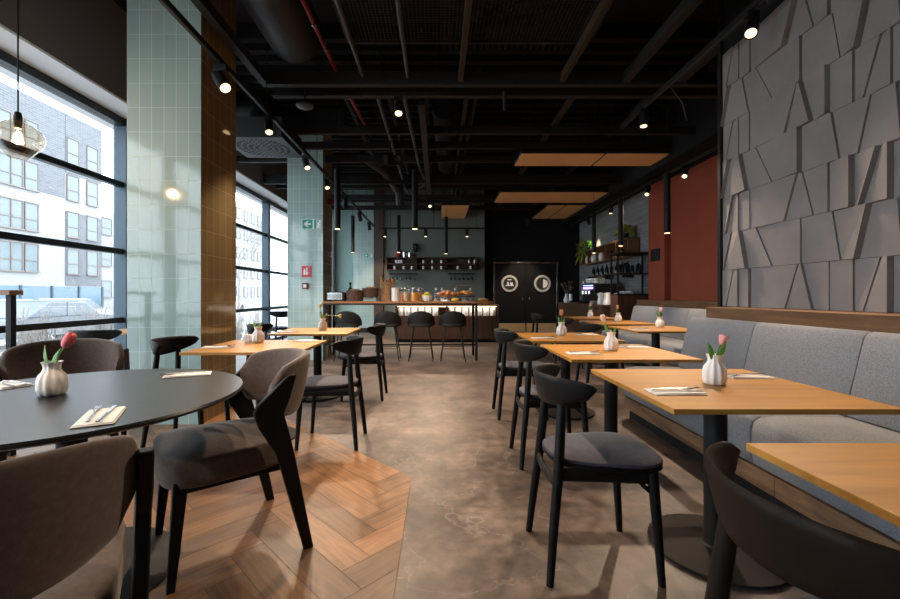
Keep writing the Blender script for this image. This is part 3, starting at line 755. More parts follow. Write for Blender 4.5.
DC((.78,2.99,0), 0, 'black dining chair tucked at the second oak table, behind the nearest aisle chair', G)
DC((.79,4.09,0), 0, 'third black dining chair along the right aisle, at the third oak table', G)
DCW((.765,.745,0), 0, 'dark chair in the bottom right corner seen closely from behind', G)
DC((-.835,3.33,0), PI, 'black dining chair with taupe seat on the aisle side of the pale oak table', G)
DC((-.835,4.79,0), PI, 'black dining chair on the left aisle nearest the bar stools', G)
DC((-1.95,3.28,0), 0, 'black dining chair in front of the first green tiled column', G)
DC((-1.93,4.82,0), 0, 'black dining chair between the bronze column side and the window', G)
DC((1.98,5.15,0), 0, 'black dining chair at the first oak table of the far bench', G)
DC((2.05,6.40,0), 0, 'black dining chair at the middle oak table of the far bench', G)
DC((1.93,7.62,0), 0, 'black dining chair beside the swing doors, at the last oak table', G)
DC((-3.38,4.22,0), PI/2, 'black dining chair by the window behind the pink tulip vase', G)
DC((-3.37,8.9,0), 2.4, 'black chair by the far window, left of the second green column', G)

# pedestal tables
def make_table(top='oak'):
    t = thing('cafe_table', '', 'table')
    MB().lim(-.42,.42,-.41,.41,.729,.75).build('tabletop', M[top], t, bevel=.002)
    MB().lathe([(.001,.004),(.268,.004),(.278,.010),(.276,.018),(.10,.023),(.055,.022),(.001,.022)], 44).build('base', M['basemetal'], t)
    MB().lathe([(.055,.02),(.0465,.03),(.0465,.70),(.0465,.718)], 24).build('column', M['black'], t)
    g = MB(); g.box((0,0,.722),(.52,.06,.012)); g.box((0,0,.722),(.06,.52,.012)); g.build('mounting_plate', M['black'], t)
    return t
TB = Kind(make_table)
GT = 'square oak cafe tables'
TB((1.274,.755,0), 0, 'square oak table in the bottom right corner, cut by the photo edge', GT)
TB((1.268,1.92,0), 0, 'square oak table with the pink tulip vase beside the grey bench', GT)
TB((1.268,3.08,0), 0, 'square oak table with a white tulip vase, second along the bench', GT)
TB((1.262,4.16,0), 0, 'square oak table with a peach tulip vase, at the far end of the near bench', GT)
TB((2.67,5.15,0), 0, 'oak table of the far bench half hidden by the near bench end', GT)
TB((2.70,6.40,0), 0, 'middle oak table of the far bench', GT)
TB((2.78,7.65,0), 0, 'farthest oak table on the right, before the coffee counter', GT)
TB((-1.43,3.41,0), 0, 'pale oak table beside the bronze side of the first column', GT)
TB((-1.385,4.83,0), 0, 'pale oak table with a drooping yellow tulip, before the second column', GT)
TB((-3.38,4.98,0), 0, 'oak table by the window half hidden behind the first column', GT)

# round table
def round_table():
    t = thing('round_table', 'large round black table in the left foreground', 'table', (-1.49, 1.71, 0))
    MB().lathe([(.001,.722),(.60,.722),(.632,.734),(.634,.742),(.630,.75),(.001,.75)], 96).build('tabletop', M['tableblack'], t, angle=30)
    MB().lathe([(.001,.0),(.37,.0),(.38,.006),(.37,.014),(.09,.026),(.001,.026)], 56).build('base', M['black'], t)
    MB().lathe([(.09,.02),(.055,.05),(.05,.66),(.07,.70)], 28).build('column', M['black'], t)
    g = MB(); g.box((0,0,.712),(.8,.07,.02)); g.box((0,0,.712),(.07,.8,.02)); g.build('mounting_plate', M['black'], t)
round_table()

# upholstered armchair (faces +x)
def make_armchair():
    t = thing('upholstered_armchair', '', 'chair'); K = M['black'] if False else M['chair']
    for s in (-1, 1):
        y0 = s*.280
        # rear leg: a flat post leaning forward to a blunt elbow, with an upper arm back to the backrest
        prof = [(-.292,0),(-.250,0),(-.128,.46),(-.055,.585),(-.030,.655),(-.045,.690),(-.172,.806),(-.210,.806),(-.180,.700),(-.155,.640),(-.178,.56),(-.205,.45)]
        g = MB(); n = len(prof)
        def yy(z): return y0*(1.0 + (.02 if z < .4 else .05*min(1,(z-.4)/.3)))
        def th(z): return .016 if z > .1 else .013
        a = [Vector((x, yy(z)-th(z), z)) for x, z in prof]; b = [Vector((x, yy(z)+th(z), z)) for x, z in prof]
        # split the outline into convex quads
        quads = [(0,1,2,11),(11,2,10),(10,2,3,9),(9,3,4,5),(9,5,6,8),(8,6,7)]
        vs = a + b; fs = []
        for q in quads: fs.append(tuple(q)); fs.append(tuple(i+n for i in reversed(q)))
        for i in range(n): fs.append((i, (i+1) % n, n+(i+1) % n, n+i))
        g._add(vs, fs); g.build('leg', K, t, bevel=.005)
        f = MB(); f.loft([[Vector((.262+dx*.75,s*.242+dy*.75,0)) for dx,dy in ((-.02,-.017),(.02,-.017),(.02,.017),(-.02,.017))],
                          [Vector((.225+dx,s*.222+dy,.42)) for dx,dy in ((-.027,-.02),(.027,-.02),(.027,.02),(-.027,.02))]])
        f.build('leg', K, t, bevel=.004)
    f = MB()
    for s in (-1,1): f.box((.03,s*.205,.385),(.40,.024,.05))
    f.box((.20,0,.385),(.024,.39,.05)); f.box((-.16,0,.385),(.024,.39,.05)); f.build('seat_frame', K, t, bevel=.004)
    cushion(seat_outline(-.235,.295,.235,.272,44,4.4), .382, .505, .020, .034).build('seat', M['fabric'], t, angle=60)
    def bf(s):
        A = 68; a = s*math.radians(A); y = .262*math.sin(a)/math.sin(math.radians(A)); k = (1-math.cos(a))/(1-math.cos(math.radians(A)))
        x = -.325 + .215*k
        top = .876 - .055*abs(s)**3.2; bot = .585 + .02*abs(s)**2
        if abs(s) > .84:
            q = (abs(s)-.84)/.16; sh = math.sqrt(max(0,1-q*q)); mid = (top+bot)/2; top = mid + (top-mid)*max(sh,.5); bot = mid-(mid-bot)*max(sh,.5)
        n = Vector((-math.cos(a), math.sin(a)*.8, 0)).normalized()
        return Vector((x,y,(top+bot)/2)), n, (top-bot)/2, .20, .027 if abs(s) < .9 else .022
    arc_shell(bf, 44, .027, 20, 3.4).build('backrest', M['fabric'], t, angle=60)
    return t
AC = Kind(make_armchair)
GA = 'upholstered armchairs at the round table'
AC((-.985,1.985,0), math.atan2(-.325,-.412), 'taupe upholstered armchair right of the round black table, turned to it', GA)
AC((-1.02,.94,0), math.atan2(.80,-.60), 'brown upholstered armchair cut off in the bottom left corner, back to the camera', GA)
AC((-2.17,2.44,0), math.atan2(-.72,.58), 'upholstered armchair behind the round table, in front of the window', GA)

# bar table and stools
def bar_table():
    t = thing('bar_table', 'long wood topped bar table on thin black legs beside the buffet', 'table', (-.67, 7.785, 0))
    MB().lim(-1.38,1.385,-.37,.37,1.012,1.045).build('tabletop', M['walnutx'], t, bevel=.003)
    MB().lim(-1.37,1.375,-.36,.36,.982,1.012).build('top_frame', M['black'], t)
    for x in (-1.345,1.35):
        for y in (-.335,.335): MB().lim(x-.022,x+.022,y-.022,y+.022,0,.985).build('leg', M['black'], t, bevel=.003)
    MB().lim(-1.345,1.35,-.348,-.322,.265,.291).build('foot_rail', M['black'], t, bevel=.003)
    MB().lim(-1.355,-1.335,-.335,.335,.26,.29).build('end_rail', M['black'], t)
bar_table()
def make_stool():
    t = thing('bar_stool', '', 'stool')                       # faces +y
    pts = []
    rings = []
    for j in range(9):                                        # bucket shell: seat pan curling up into a low wide back
        v = j/8; ring = []
        for k in range(25):
            a = PI*(-.5) + PI*(-1 + 2*k/24)*.5                # half turn around the back
            ca, sa = math.cos(a), math.sin(a)
            rad = .245*(.80 + .20*min(1, v*1.4)); z = .615 + .265*v*(abs(sa)**.5*.85 + .15*abs(sa)) - .0
            if v < .15: z = .615 + .02*v
            ring.append(Vector((rad*ca*1.0, rad*sa*.80, z)))
        rings.append(ring)
    g = MB()
    inner = [[p*1 for p in r] for r in rings]
    outer = rings
    ins = [[Vector((p.x*.90, p.y*.88, p.z+(.012 if i < 2 else 0))) for p in r] for i, r in enumerate(rings)]
    n = 25
    g.loft(outer, closed=False, caps=False)
    g.loft(ins, closed=False, caps=False)
    g.loft([outer[-1], ins[-1]], closed=False, caps=False)
    g.loft([[outer[j][0] for j in range(9)], [ins[j][0] for j in range(9)]], closed=False, caps=False)
    g.loft([[outer[j][-1] for j in range(9)], [ins[j][-1] for j in range(9)]], closed=False, caps=False)
    g.build('backrest', M['black'], t, angle=60)
    cushion([(p[1]*.0+q[0], q[1]) for p, q in zip([(0,0)]*36, superell(.215,.195,36,2.8))], .60, .650, .012, .02).build('seat', M['black'], t)
    for sx in (-1,1):
        for sy in (-1,1): MB().path([(sx*.13,sy*.11,.61),(sx*.215,sy*.185,0)], [.014,.009], 8).build('leg', M['black'], t)
    f = MB(); q = [(-.185,-.16),(.185,-.16),(.185,.16),(-.185,.16)]
    for a, b in zip(q, q[1:]+q[:1]): f.tube((*a,.22),(*b,.22),.007,n=6)
    f.build('foot_ring', M['black'], t)
    return t
ST = Kind(make_stool)
GS = 'black bar stools at the bar table'
for x, l in ((-1.60,'leftmost black bar stool, beside the second green column'), (-.895,'second black bar stool from the left, partly behind a dining chair'),
             (-.30,'third black bar stool from the left'), (.265,'rightmost black bar stool at the bar table')): ST((x,7.5,0), 0, l, GS)

# slim wood capped rail by the window
t = thing('partition_rail', 'slim wood capped black rail partition at the left photo edge', 'partition', (-4.1+.52,3.03,0))
MB().lim(-.52,.54,-.05,.05,1.16,1.195).build('cap', M['walnutx'], t, bevel=.002)
for x in (-.48,.50): MB().lim(x-.02,x+.02,-.02,.02,0,1.16).build('post', M['black'], t, bevel=.002)
MB().lim(-.48,.50,-.012,.012,.12,.15).build('lower_rail', M['black'], t)

# banquettes: plinth boards, front panel, seat and back cushions
def banquette(label, dx, y0, y1, end, step):
    t = thing('bench_seat', label, 'bench', (1.75+dx, y1, 0)); L = y1-y0
    MB().lim(.06,.70,-L,0,0,.10).build('kick_plate', M['blackmatte'], t)
    g = MB(); y = -L
    rr = random.Random(5)
    while y < 0:
        l = min(rr.choice((.35,.5,.7)), -y); g.lim(.012,.05,y+.001,y+l-.001,.10,.205); y += l
    g.build('plinth_board', M['boards'], t, bevel=.002)
    MB().lim(.05,.70,-L,0,.10,.21).build('plinth', M['walnut'], t)
    MB().lim(.66,.73,-L,0,.2,.90).build('back_panel', M['walnut'], t)
    ys = [0]
    while ys[-1] > -L+.05: ys.append(max(-L, ys[-1]-step))
    for a, b in zip(ys[:-1], ys[1:]):
        s = MB(); p = []
        for x, z in ((.06,.205),(.0,.225),(-.012,.30),(-.012,.40),(.0,.455),(.035,.48),(.12,.489),(.35,.485),(.60,.478),(.60,.205)): p.append((x,z))
        m_ = len(p)
        ringa = [Vector((x, a-.004, z)) for x,z in p]
        rings = []
        for yy_, sc in ((a-.003,.97),(a-.012,1.0),(b+.012,1.0),(b+.003,.97)):
            rings.append([Vector((.3+(x-.3)*sc, yy_, .35+(z-.35)*sc)) for x,z in p])
        MB().loft(rings).build('seat_cushion', M['bench'], t, angle=50)
        p = [(.545,.47),(.520,.49),(.530,.55),(.590,.80),(.622,.925),(.640,.95),(.668,.957),(.69,.945),(.69,.47)]
        rings = []
        for yy_, sc in ((a-.003,.965),(a-.014,1.0),(b+.014,1.0),(b+.003,.965)):
            rings.append([Vector((.61+(x-.61)*sc, yy_, .71+(z-.71)*sc)) for x,z in p])
        MB().loft(rings).build('back_cushion', M['bench'], t, angle=50)
    return t
banquette('long grey upholstered bench under the grey relief wall', 0, -1.6, 3.97, 0, .815)
banquette('grey upholstered bench in front of the terracotta wall', 1.42, 4.12, 8.15, 0, .9)

# buffet counter
def buffet():
    t = thing('buffet_counter', 'walnut buffet counter with a lit niche behind the bar table', 'counter', (.22,10.26,0))
    W = 1.27
    MB().lim(-W+.02,W-.02,.05,.66,0,.08).build('kick_plate', M['black'], t)
    g = MB()
    n = 24
    for i in range(n): g.lim(-W+2*W*i/n+.002,-W+2*W*(i+1)/n-.002,-.002,.02,.08,.645)
    g.build('front_panel', M['walnut'], t)
    b = MB(); b.lim(-W,W,.02,.66,.08,.645); b.lim(-W,W,.45,.66,.645,.885); b.lim(-W,-W+.03,.0,.45,.645,.885); b.lim(W-.03,W,.0,.45,.645,.885); b.lim(-.02,.02,.0,.45,.645,.885)
    b.build('carcass', M['walnut'], t, bevel=.002)
    MB().lim(-W-.01,W+.01,-.015,.67,.885,.92).build('worktop', M['walnutx'], t, bevel=.003)
    MB().lim(-W+.05,W-.05,.03,.05,.872,.884).build('led_strip', M['led'], t)
buffet()
for x0 in (-.4, .84):
    d = bpy.data.lights.new('niche_light','AREA'); d.energy = 1.3; d.shape = 'RECTANGLE'; d.size = 1.15; d.size_y = .03; d.color = (1,.84,.66)
    o = bpy.data.objects.new('niche_light', d); COL.objects.link(o); o.location = (x0, 10.275, .870); o.rotation_euler = (math.radians(20), 0, 0)
def make_crock():
    t = thing('crock', '', 'pot'); MB().lathe([(.001,.0),(.070,.0),(.074,.01),(.076,.19),(.077,.2),(.070,.2),(.064,.02),(.001,.02)], 18).build('pot_body', M['white'], t); return t
CR = Kind(make_crock)
ords = ['first','second','third','fourth','fifth','sixth','seventh','eighth','ninth','tenth','eleventh','twelfth','thirteenth','last']
for i in range(13):
    x = -.925 + i*.172
    CR((x + (.225 if i > 5 else 0), 10.40, .647), 0, 'white crock in the lit niche of the buffet, %s from the left' % ords[i], 'white crocks in the buffet niche')
# ================================================================== TABLE SETTINGS
def make_vase():
    t = thing('bud_vase', '', 'vase')
    MB().lathe([(.001,.0),(.036,.0),(.043,.006),(.048,.028),(.0475,.06),(.042,.082),(.031,.096),(.0265,.108),(.0285,.124),(.034,.136),(.031,.136),(.022,.112),(.016,.10),(.001,.09)], 60, flute=.06, fn=10).build('vase_body', M['vase'], t, angle=70)
    return t
VA = Kind(make_vase)
def leafblade(base, tip, w, bend, m='green', par=None, name='leaf'):
    base, tip = Vector(base), Vector(tip); d = tip-base; side = d.cross(Vector((.3,1,0))).normalized() if d.length else Vector((1,0,0)); up = d.cross(side).normalized()
    rings = []
    for i in range(8):
        f = i/7; c = base + d*f + up*bend*math.sin(PI*f); ww = w*math.sin(PI*min(.97,max(.06,f*.9+.08)))
        rings.append([c-side*ww, c+up*.003+side*0, c+side*ww, c-up*.0015])
    return MB().loft(rings).build(name, M[m], par, angle=80)
def tulip(loc, label, petal, lean=(.02,0), hgt=.19, leaves=2, bloom=.022, seed=0, open_=0, group='tulips in bud vases'):
    rr = random.Random(seed)
    t = thing('tulip', label, 'flower', loc, group=group)
    top = Vector((lean[0], lean[1], hgt)); mid = Vector((lean[0]*.3, lean[1]*.3, .13))
    MB().path([(0,0,.025),mid,(mid+top)/2+Vector((0,0,.006)),top], .0032, 8).build('stem', M['green'], t)
    if bloom:
        g = MB(); ax = (top-mid).normalized(); q = ax.to_track_quat('Z','Y').to_matrix()
        for k in range(6):
            a = 2*PI*k/6; off = bloom*.42 if k % 2 else bloom*.30
            rot = q @ Matrix.Rotation(a,3,'Z') @ Matrix.Rotation(.10+open_,3,'Y')
            g.ball(top + q @ Vector((off*math.cos(a), off*math.sin(a), bloom*1.05)), (bloom*.42, bloom*.72, bloom*1.35), 8, 7, rot=rot)
        g.build('bloom', M[petal], t, angle=80)
    for k in range(leaves):
        a = (PI if k % 2 == 0 else .15) + rr.uniform(-.5,.5); r_ = .03+.02*rr.random(); z = .175+.035*rr.random()
        leafblade((.006*math.cos(a),.006*math.sin(a),.10), (r_*math.cos(a),r_*math.sin(a),z), .011, .010, par=t)
    return t
TZ = .7505
GV = 'white bud vases'
def vt(x, y, vl, tl, petal, **k):
    VA((x,y,TZ), R.uniform(0,6), vl, GV); tulip((x,y,TZ), tl, petal, **k)
vt(-1.585,1.725,'white fluted bud vase on the round black table','deep pink tulip leaning right in the vase on the round table','pink',lean=(.055,.0),hgt=.20,leaves=2,seed=1,bloom=.025)
vt(1.274,1.935,'white bud vase with a pink tulip beside the grey bench','pink tulip on the oak table nearest the grey bench','palerose',lean=(.03,0),hgt=.183,leaves=3,seed=2,open_=.30,bloom=.019)
vt(1.278,3.10,'white bud vase on the second oak table along the bench','pale tulip leaning left on the second oak table along the bench','palepink',lean=(-.05,0),hgt=.215,leaves=3,seed=3)
vt(1.25,4.25,'white bud vase on the third oak table, nearest the aisle back','peach tulip on the third oak table of the near row','peach',lean=(0,0),hgt=.21,leaves=2,seed=4)
vt(2.80,5.3,'white bud vase on the oak table half hidden by the bench end','white and green tulip on the oak table half hidden by the bench end','palepink',lean=(.01,0),hgt=.20,leaves=3,seed=5)
vt(2.79,6.5,'small white bud vase on the middle oak table of the far bench','orange tulip on the middle oak table of the far bench','peach',lean=(-.01,0),hgt=.20,leaves=1,seed=6)
vt(2.83,7.8,'small white bud vase on the farthest oak table','pale tulip on the farthest oak table','palepink',lean=(0,0),hgt=.20,leaves=2,seed=7)
vt(-1.55,3.62,'bud vase on the pale oak table by the bronze column side','green tulip leaves without a bloom beside the white card block','pink',lean=(0,0),hgt=.15,leaves=4,seed=8,bloom=0)
t = tag(MB().box((0,0,.035),(.05,.05,.07)).build('card_block', M['napkin'], bevel=.003), 'small white block standing left of the leafy bud vase', 'table card'); t.location = (-1.635,3.62,TZ)
VA((-1.35,4.92,TZ), 1, 'bud vase on the pale oak table before the second column', GV)
t = thing('tulip','yellow tulips, one upright and one drooping right, before the second column','flower',(-1.35,4.92,TZ))
for pth, b in (([(0,0,.03),(0,0,.13),(-.02,0,.22),(-.03,0,.27)],(-.03,0,.285)), ([(0,0,.03),(.0,0,.14),(.03,0,.175),(.10,0,.17),(.19,0,.165)],(.205,0,.163))):
    MB().path(pth, .004, 8).build('stem', M['leafy'], t); MB().ball(b,(.017,.017,.024),8,6).build('bloom', M['yellow'], t)
leafblade((0,0,.10),(-.035,0,.24),.014,.01,'leafy',t); leafblade((0,0,.10),(.05,0,.20),.013,.01,'leafy',t)

# napkin, fork, knife: each lies loose on the table
def make_napkin():
    t = thing('napkin','','napkin')
    g = MB(); g.lim(-.105,.105,-.055,.055,0,.004); g.build('lower_fold', M['napkin'], t, bevel=.0015)
    g = MB(); g.prism([(-.10,-.05,.004),(.102,-.052,.0065),(.10,.05,.0065),(-.098,.05,.004)], (0,0,.003)); g.build('upper_fold', M['napkin'], t, bevel=.001)
    return t
def make_fork():
    t = thing('fork','','fork')
    MB().path([(-.10,0,.002),(-.04,0,.005),(.03,0,.003),(.052,0,.004)], [.0045,.0032,.0028,.006], 8, flat=.4).build('handle', M['steel'], t)
    g = MB()
    for k in range(4):
        y = -.0075+.005*k; g.path([(.052,y*.7,.004),(.07,y,.002),(.105,y,.008)], [.0018,.0016,.0010], 6)
    g.path([(.05,-.007,.004),(.05,.007,.004)], .0035, 6, flat=.6); g.build('tines', M['steel'], t); return t
def make_knife():
    t = thing('knife','','knife')
    MB().path([(-.11,0,.003),(-.05,0,.004),(.0,0,.003)], [.005,.0045,.004], 8, flat=.5).build('handle', M['steel'], t)
    MB().prism([(0,-.004,.0015),(.09,-.008,.0015),(.112,.0,.0015),(.10,.006,.0015),(0,.005,.0015)], (0,0,.002)).build('blade', M['steel'], t); return t
NP, FK, KN = Kind(make_napkin), Kind(make_fork), Kind(make_knife)
def setting(x, y, rz, where):
    z = TZ + .0002
    NP((x,y,z), rz, 'white folded napkin ' + where, 'white folded napkins')
    c, s = math.cos(rz), math.sin(rz)
    def at(u, v): return (x+u*c-v*s, y+u*s+v*c, z+.0098)
    FK(at(.015,.022), rz+.04, 'steel fork on the napkin ' + where, 'steel forks')
    KN(at(.01,-.015), rz-.04, 'steel knife on the napkin ' + where, 'steel knives')
setting(-1.125,1.40, math.radians(118), 'at the near edge of the round table')
setting(-1.95,1.90, math.radians(-25), 'left of the vase on the round table')
setting(-1.28,2.15, math.radians(205), 'at the far right rim of the round table')
setting(.995,1.765, 0, 'left of the pink tulip near the bench')
setting(1.545,2.10, PI, 'right of the pink tulip, by the bench cushions')
setting(1.01,2.93, 0, 'on the aisle side of the second oak table')
setting(1.53,3.28, PI, 'on the bench side of the second oak table')
setting(.99,3.98, 0, 'on the aisle side of the third oak table')
setting(1.53,4.32, PI, 'on the bench side of the third oak table')
setting(2.38,4.98, 0, 'on the oak table half hidden by the bench end')
setting(-1.72,3.28, 0, 'on the column side of the pale oak table')
setting(-1.17,3.72, PI, 'at the aisle corner of the pale oak table')
setting(-1.66,4.62, 0, 'left on the table with the yellow tulips')

# ================================================================== ON THE BAR
BZ = 1.0455
def P(px, y): return (px-438)/420*y
def toaster():
    t = thing('toaster','silver toaster oven at the left end of the bar','toaster',(P(335.5,7.75),7.75,BZ))
    MB().lim(-.16,.16,-.11,.11,.012,.175).build('casing', M['chrome'], t, bevel=.02, seg=3)
    MB().lim(-.12,.12,-.116,-.11,.05,.13).build('front_plate', M['steel'], t, bevel=.003)
    MB().lim(.161,.19,-.09,.09,.0,.16).build('end_panel', M['black'], t, bevel=.008)
    for s in (-1,1): MB().lim(-.12,.12,s*.04-.015,s*.04+.015,.176,.178).build('slot', M['black'], t)
    g = MB()
    for sx in (-.13,.13):
        for sy in (-.08,.08): g.tube((sx,sy,0),(sx,sy,.014),.012)
    g.build('foot', M['black'], t)
toaster()
t = thing('dispenser_bottle','small black bottle with a round white label behind the baskets','bottle',(P(350.3,8.0),8.0,BZ))
MB().lathe([(.001,0),(.045,0),(.045,.20),(.035,.24),(.016,.27),(.016,.31),(.022,.32),(.022,.35),(.001,.36)],18).build('bottle_body', M['bottle'], t); MB().box((0,-.046,.13),(.05,.004,.09)).build('paper_label', M['white'], t)
def basket(x, y, z, r, h, label, fill):
    t = thing('wicker_basket', label, 'basket', (x,y,z), group='brown woven baskets on the bar')
    MB().lathe([(.001,0),(r*.92,0),(r*1.0,h*.4),(r*1.03,h),(r*.94,h),(r*.9,.03),(.001,.03)], 28).build('basket_body', M['basket'], t)
    return t
basket(P(355,7.72),7.72,BZ,.155,.20,'dark woven basket beside the toaster','bread')
t = thing('box_stand','pale blue box carrying the second woven basket on the bar','box',(P(370.5,7.78),7.78,BZ)); MB().lim(-.115,.115,-.1,.1,0,.07).build('box_body', M['tealwall'], t, bevel=.004)
basket(P(370.5,7.78),7.78,BZ+.0705,.15,.17,'woven basket raised on the pale blue box','bread')
RB = random.Random(9)
def blob(label, name, cat, loc, r, m, group, rz=0):
    o = MB().ball((0,0,r[2]), r, 10, 7).build(name, M[m]); o.location = loc; o.rotation_euler = (0,0,rz); return tag(o, label, cat, group)
for i,(dx,dy) in enumerate(((-.05,0),(.04,.03),(.0,-.05),(.06,-.03))):
    blob('bread roll in the raised woven basket, %s' % ('left','behind','front','right')[i], 'bread_roll','bread',(P(370.5,7.78)+dx,7.78+dy,BZ+.20),(.05,.045,.035),'bread','bread rolls in the raised basket', RB.random()*3)
for i,(dx,dy) in enumerate(((-.05,.02),(.05,.02),(0,-.05))):
    blob('dark bread roll in the basket beside the toaster, %s' % ('left','right','front')[i], 'bread_roll','bread',(P(355,7.72)+dx,7.72+dy,BZ+.16),(.055,.05,.035),'kraft','dark rolls in the basket by the toaster', RB.random()*3)
# tall crossed pepper-mill shapes
t = thing('paper_bag','tall brown paper bag of baguettes standing on the bar','bag',(P(386,7.85),7.85,BZ))
MB().loft([[Vector((x*f,y*f*.7,z)) for x,y in superell(.11,.09,16,3)] for z,f in ((0,.95),(.15,1.0),(.3,1.0),(.36,1.04))]).build('bag_body', M['kraft'], t)
for i,(dx,dy,tl,h) in enumerate(((-.05,0,-.06,.54),(.005,.02,.10,.50),(.055,0,.16,.48),(-.01,-.03,.02,.45))):
    o = MB().path([(0,0,.0),(tl*.4,0,h*.5),(tl*.6,0,h*.8),(tl*.62,0,h*.86)],[.032,.036,.034,.014],10).build('baguette', M['bread']); o.location = (P(386,7.85)+dx*.8,7.85+dy,BZ+.01)
    tag(o,'baguette standing in the paper bag, %s' % ('leftmost and tallest','middle back','rightmost, leaning','front')[i],'bread','baguettes in the paper bag')
t = thing('canister','tall plain white canister among the jars on the bar','canister',(P(395.5,7.7),7.7,BZ))
MB().lathe([(.001,0),(.072,0),(.074,.01),(.074,.225),(.001,.225)],24).build('canister_body', M['white'], t); MB().lathe([(.001,.226),(.076,.226),(.076,.245),(.001,.25)],24).build('lid', M['white'], t)
def jar(px, y, r, h, fillm, label):
    t = thing('storage_jar', label, 'jar', (P(px,y),y,BZ), group='glass storage jars on the bar')
    MB().lathe([(r*.9,.0),(r,.012),(r,h*.86),(r*.86,h*.94),(r*.86,h)],20,open_=True).build('glass_body', M['clear'], t)
    MB().lathe([(.001,.004),(r*.93,.004),(r*.95,.02),(r*.95,h*.74),(.001,h*.76)],18).build('filling', M[fillm], t)
    MB().lathe([(.001,h),(r*.9,h),(r*.92,h+.025),(.001,h+.03)],18).build('lid', M['steel'], t)
jar(401.5,7.75,.05,.19,'pastrypink','glass jar with a pinkish filling, next to the white canister')
jar(406.3,7.72,.062,.22,'cereal','glass jar of beige cereal, second in the row of jars')
jar(414.6,7.72,.068,.22,'juice','glass jar with an orange filling')
jar(420.3,7.82,.05,.21,'pastry','slim glass jar just left of the fruit bowl')
t = thing('fruit_bowl','white bowl of lemons and limes in the middle of the bar','bowl',(P(427.3,7.68),7.68,BZ)); MB().lathe([(.001,0),(.06,0),(.085,.03),(.098,.105),(.092,.105),(.075,.03),(.001,.02)],28).build('bowl_body', M['white'], t)
for i in range(11):
    a = i*2.4; r_ = .058 if i < 7 else .028; z = .075 if i < 7 else .115
    blob('%s in the white bowl on the bar, %s' % (('lemon','lime')[i%3==2], ['left','right','front','back','centre left','centre right','near the rim','top left','top right','top front','top back'][i]), 'lemon' if i%3 != 2 else 'lime','fruit',(P(427.3,7.68)+r_*math.cos(a),7.68+r_*math.sin(a),BZ+z),(.034,.028,.027),'lemon' if i%3 != 2 else 'lime','fruit in the white bowl',a)
def stand(px, y, r, h, mm, bm_, label):
    t = thing('cake_stand', label, 'cake stand', (P(px,y),y,BZ))
    MB().lathe([(.001,0),(.09,0),(.088,.01),(.062,h-.02),(.001,h-.02)],24).build('foot', M[bm_], t)
    MB().lathe([(.001,h-.018),(r*.9,h-.018),(r,h),(r*.97,h+.004),(.001,h-.004)],30).build('plate', M[mm], t)
stand(446.5,7.7,.19,.10,'bread','white','cake stand with a wooden plate on a white foot')
stand(465.5,7.7,.19,.10,'slate','greystone','dark cake stand on a grey foot at the right of the bar')
for i in range(12):
    a = i*2.4; r_ = .135 if i < 7 else .055; z = .106 if i < 7 else .135
    wh = ['front','left','back','right','front left','back left','front right','upper left','upper right','upper front','upper back','top'][i]
    blob('pink glazed pastry on the wooden cake stand, %s' % wh,'pastry','pastry',(P(446.5,7.7)+r_*math.cos(a),7.7+r_*math.sin(a),BZ+z),(.05,.036,.032),('pastrypink','peach','pastry')[i%3] if i%3 != 1 else 'pastrypink','pastries on the wooden stand',a)
    blob('golden pastry on the dark cake stand, %s' % wh,'pastry','pastry',(P(465.5,7.7)+r_*math.cos(a),7.7+r_*math.sin(a),BZ+z),(.052,.034,.032),('pastry','bread')[i%3==2],'pastries on the dark stand',a+1)
t = thing('glass_cloche','clear square glass case standing behind the dark cake stand','glass cover',(P(464,8.02),8.02,BZ))
MB().lim(-.14,.14,-.07,.07,.0,.30).build('glass_case', M['clear'], t); g = MB()
for sx in (-.14,.14):
    for sy in (-.07,.07): g.lim(sx-.004,sx+.004,sy-.004,sy+.004,0,.30)
g.lim(-.144,.144,-.074,-.066,.296,.304); g.lim(-.144,.144,.066,.074,.296,.304); g.build('edge_frame', M['bread'], t)
blob('yellow melon slice between the two cake stands','melon_slice','fruit',(P(455.5,7.62),7.62,BZ),(.075,.05,.03),'lemon',None)
for i,(px,y,w_) in enumerate(((476.5,7.95,.09),(480.5,7.9,.08))): pass
t = tag(MB().lim(-.2,.2,-.13,.13,0,.02).build('serving_board', M['bread'], bevel=.006), 'wooden serving board of bread at the right end of the buffet', 'board'); t.location = (P(484,10.45),10.45,.9205)
for i,(dx,dz,rx) in enumerate(((-.12,.021,.11),(.05,.021,.10),(.16,.021,.07),(-.06,.085,.10),(.03,.085,.08))):
    blob('bread loaf on the serving board, %s' % ('left','middle','right','upper left','upper right')[i],'bread_loaf','bread',(P(484,10.45)+dx,10.45,.9205+dz),(rx,.07,.035),('bread','pastry')[i%2],'loaves on the serving board')
# taller jars and bottles on the buffet behind
for i,px in enumerate((402,409,419,436,442,455,470)):
    t = thing('bottle','pale capped bottle at the back of the buffet, %s from the left' % ords[i],'bottle',(P(px,10.7),10.7,.9205),group='pale bottles at the back of the buffet')
    MB().lathe([(.001,0),(.05,0),(.05,.22),(.02,.30),(.02,.36),(.001,.36)],16).build('bottle_body', M['clear'], t); MB().lathe([(.001,.36),(.028,.36),(.028,.42),(.001,.42)],14).build('cap', M['white'], t); MB().lathe([(.001,.003),(.044,.003),(.044,.15),(.001,.15)],14).build('filling', M['cereal'] if i%2 else M['white'], t)

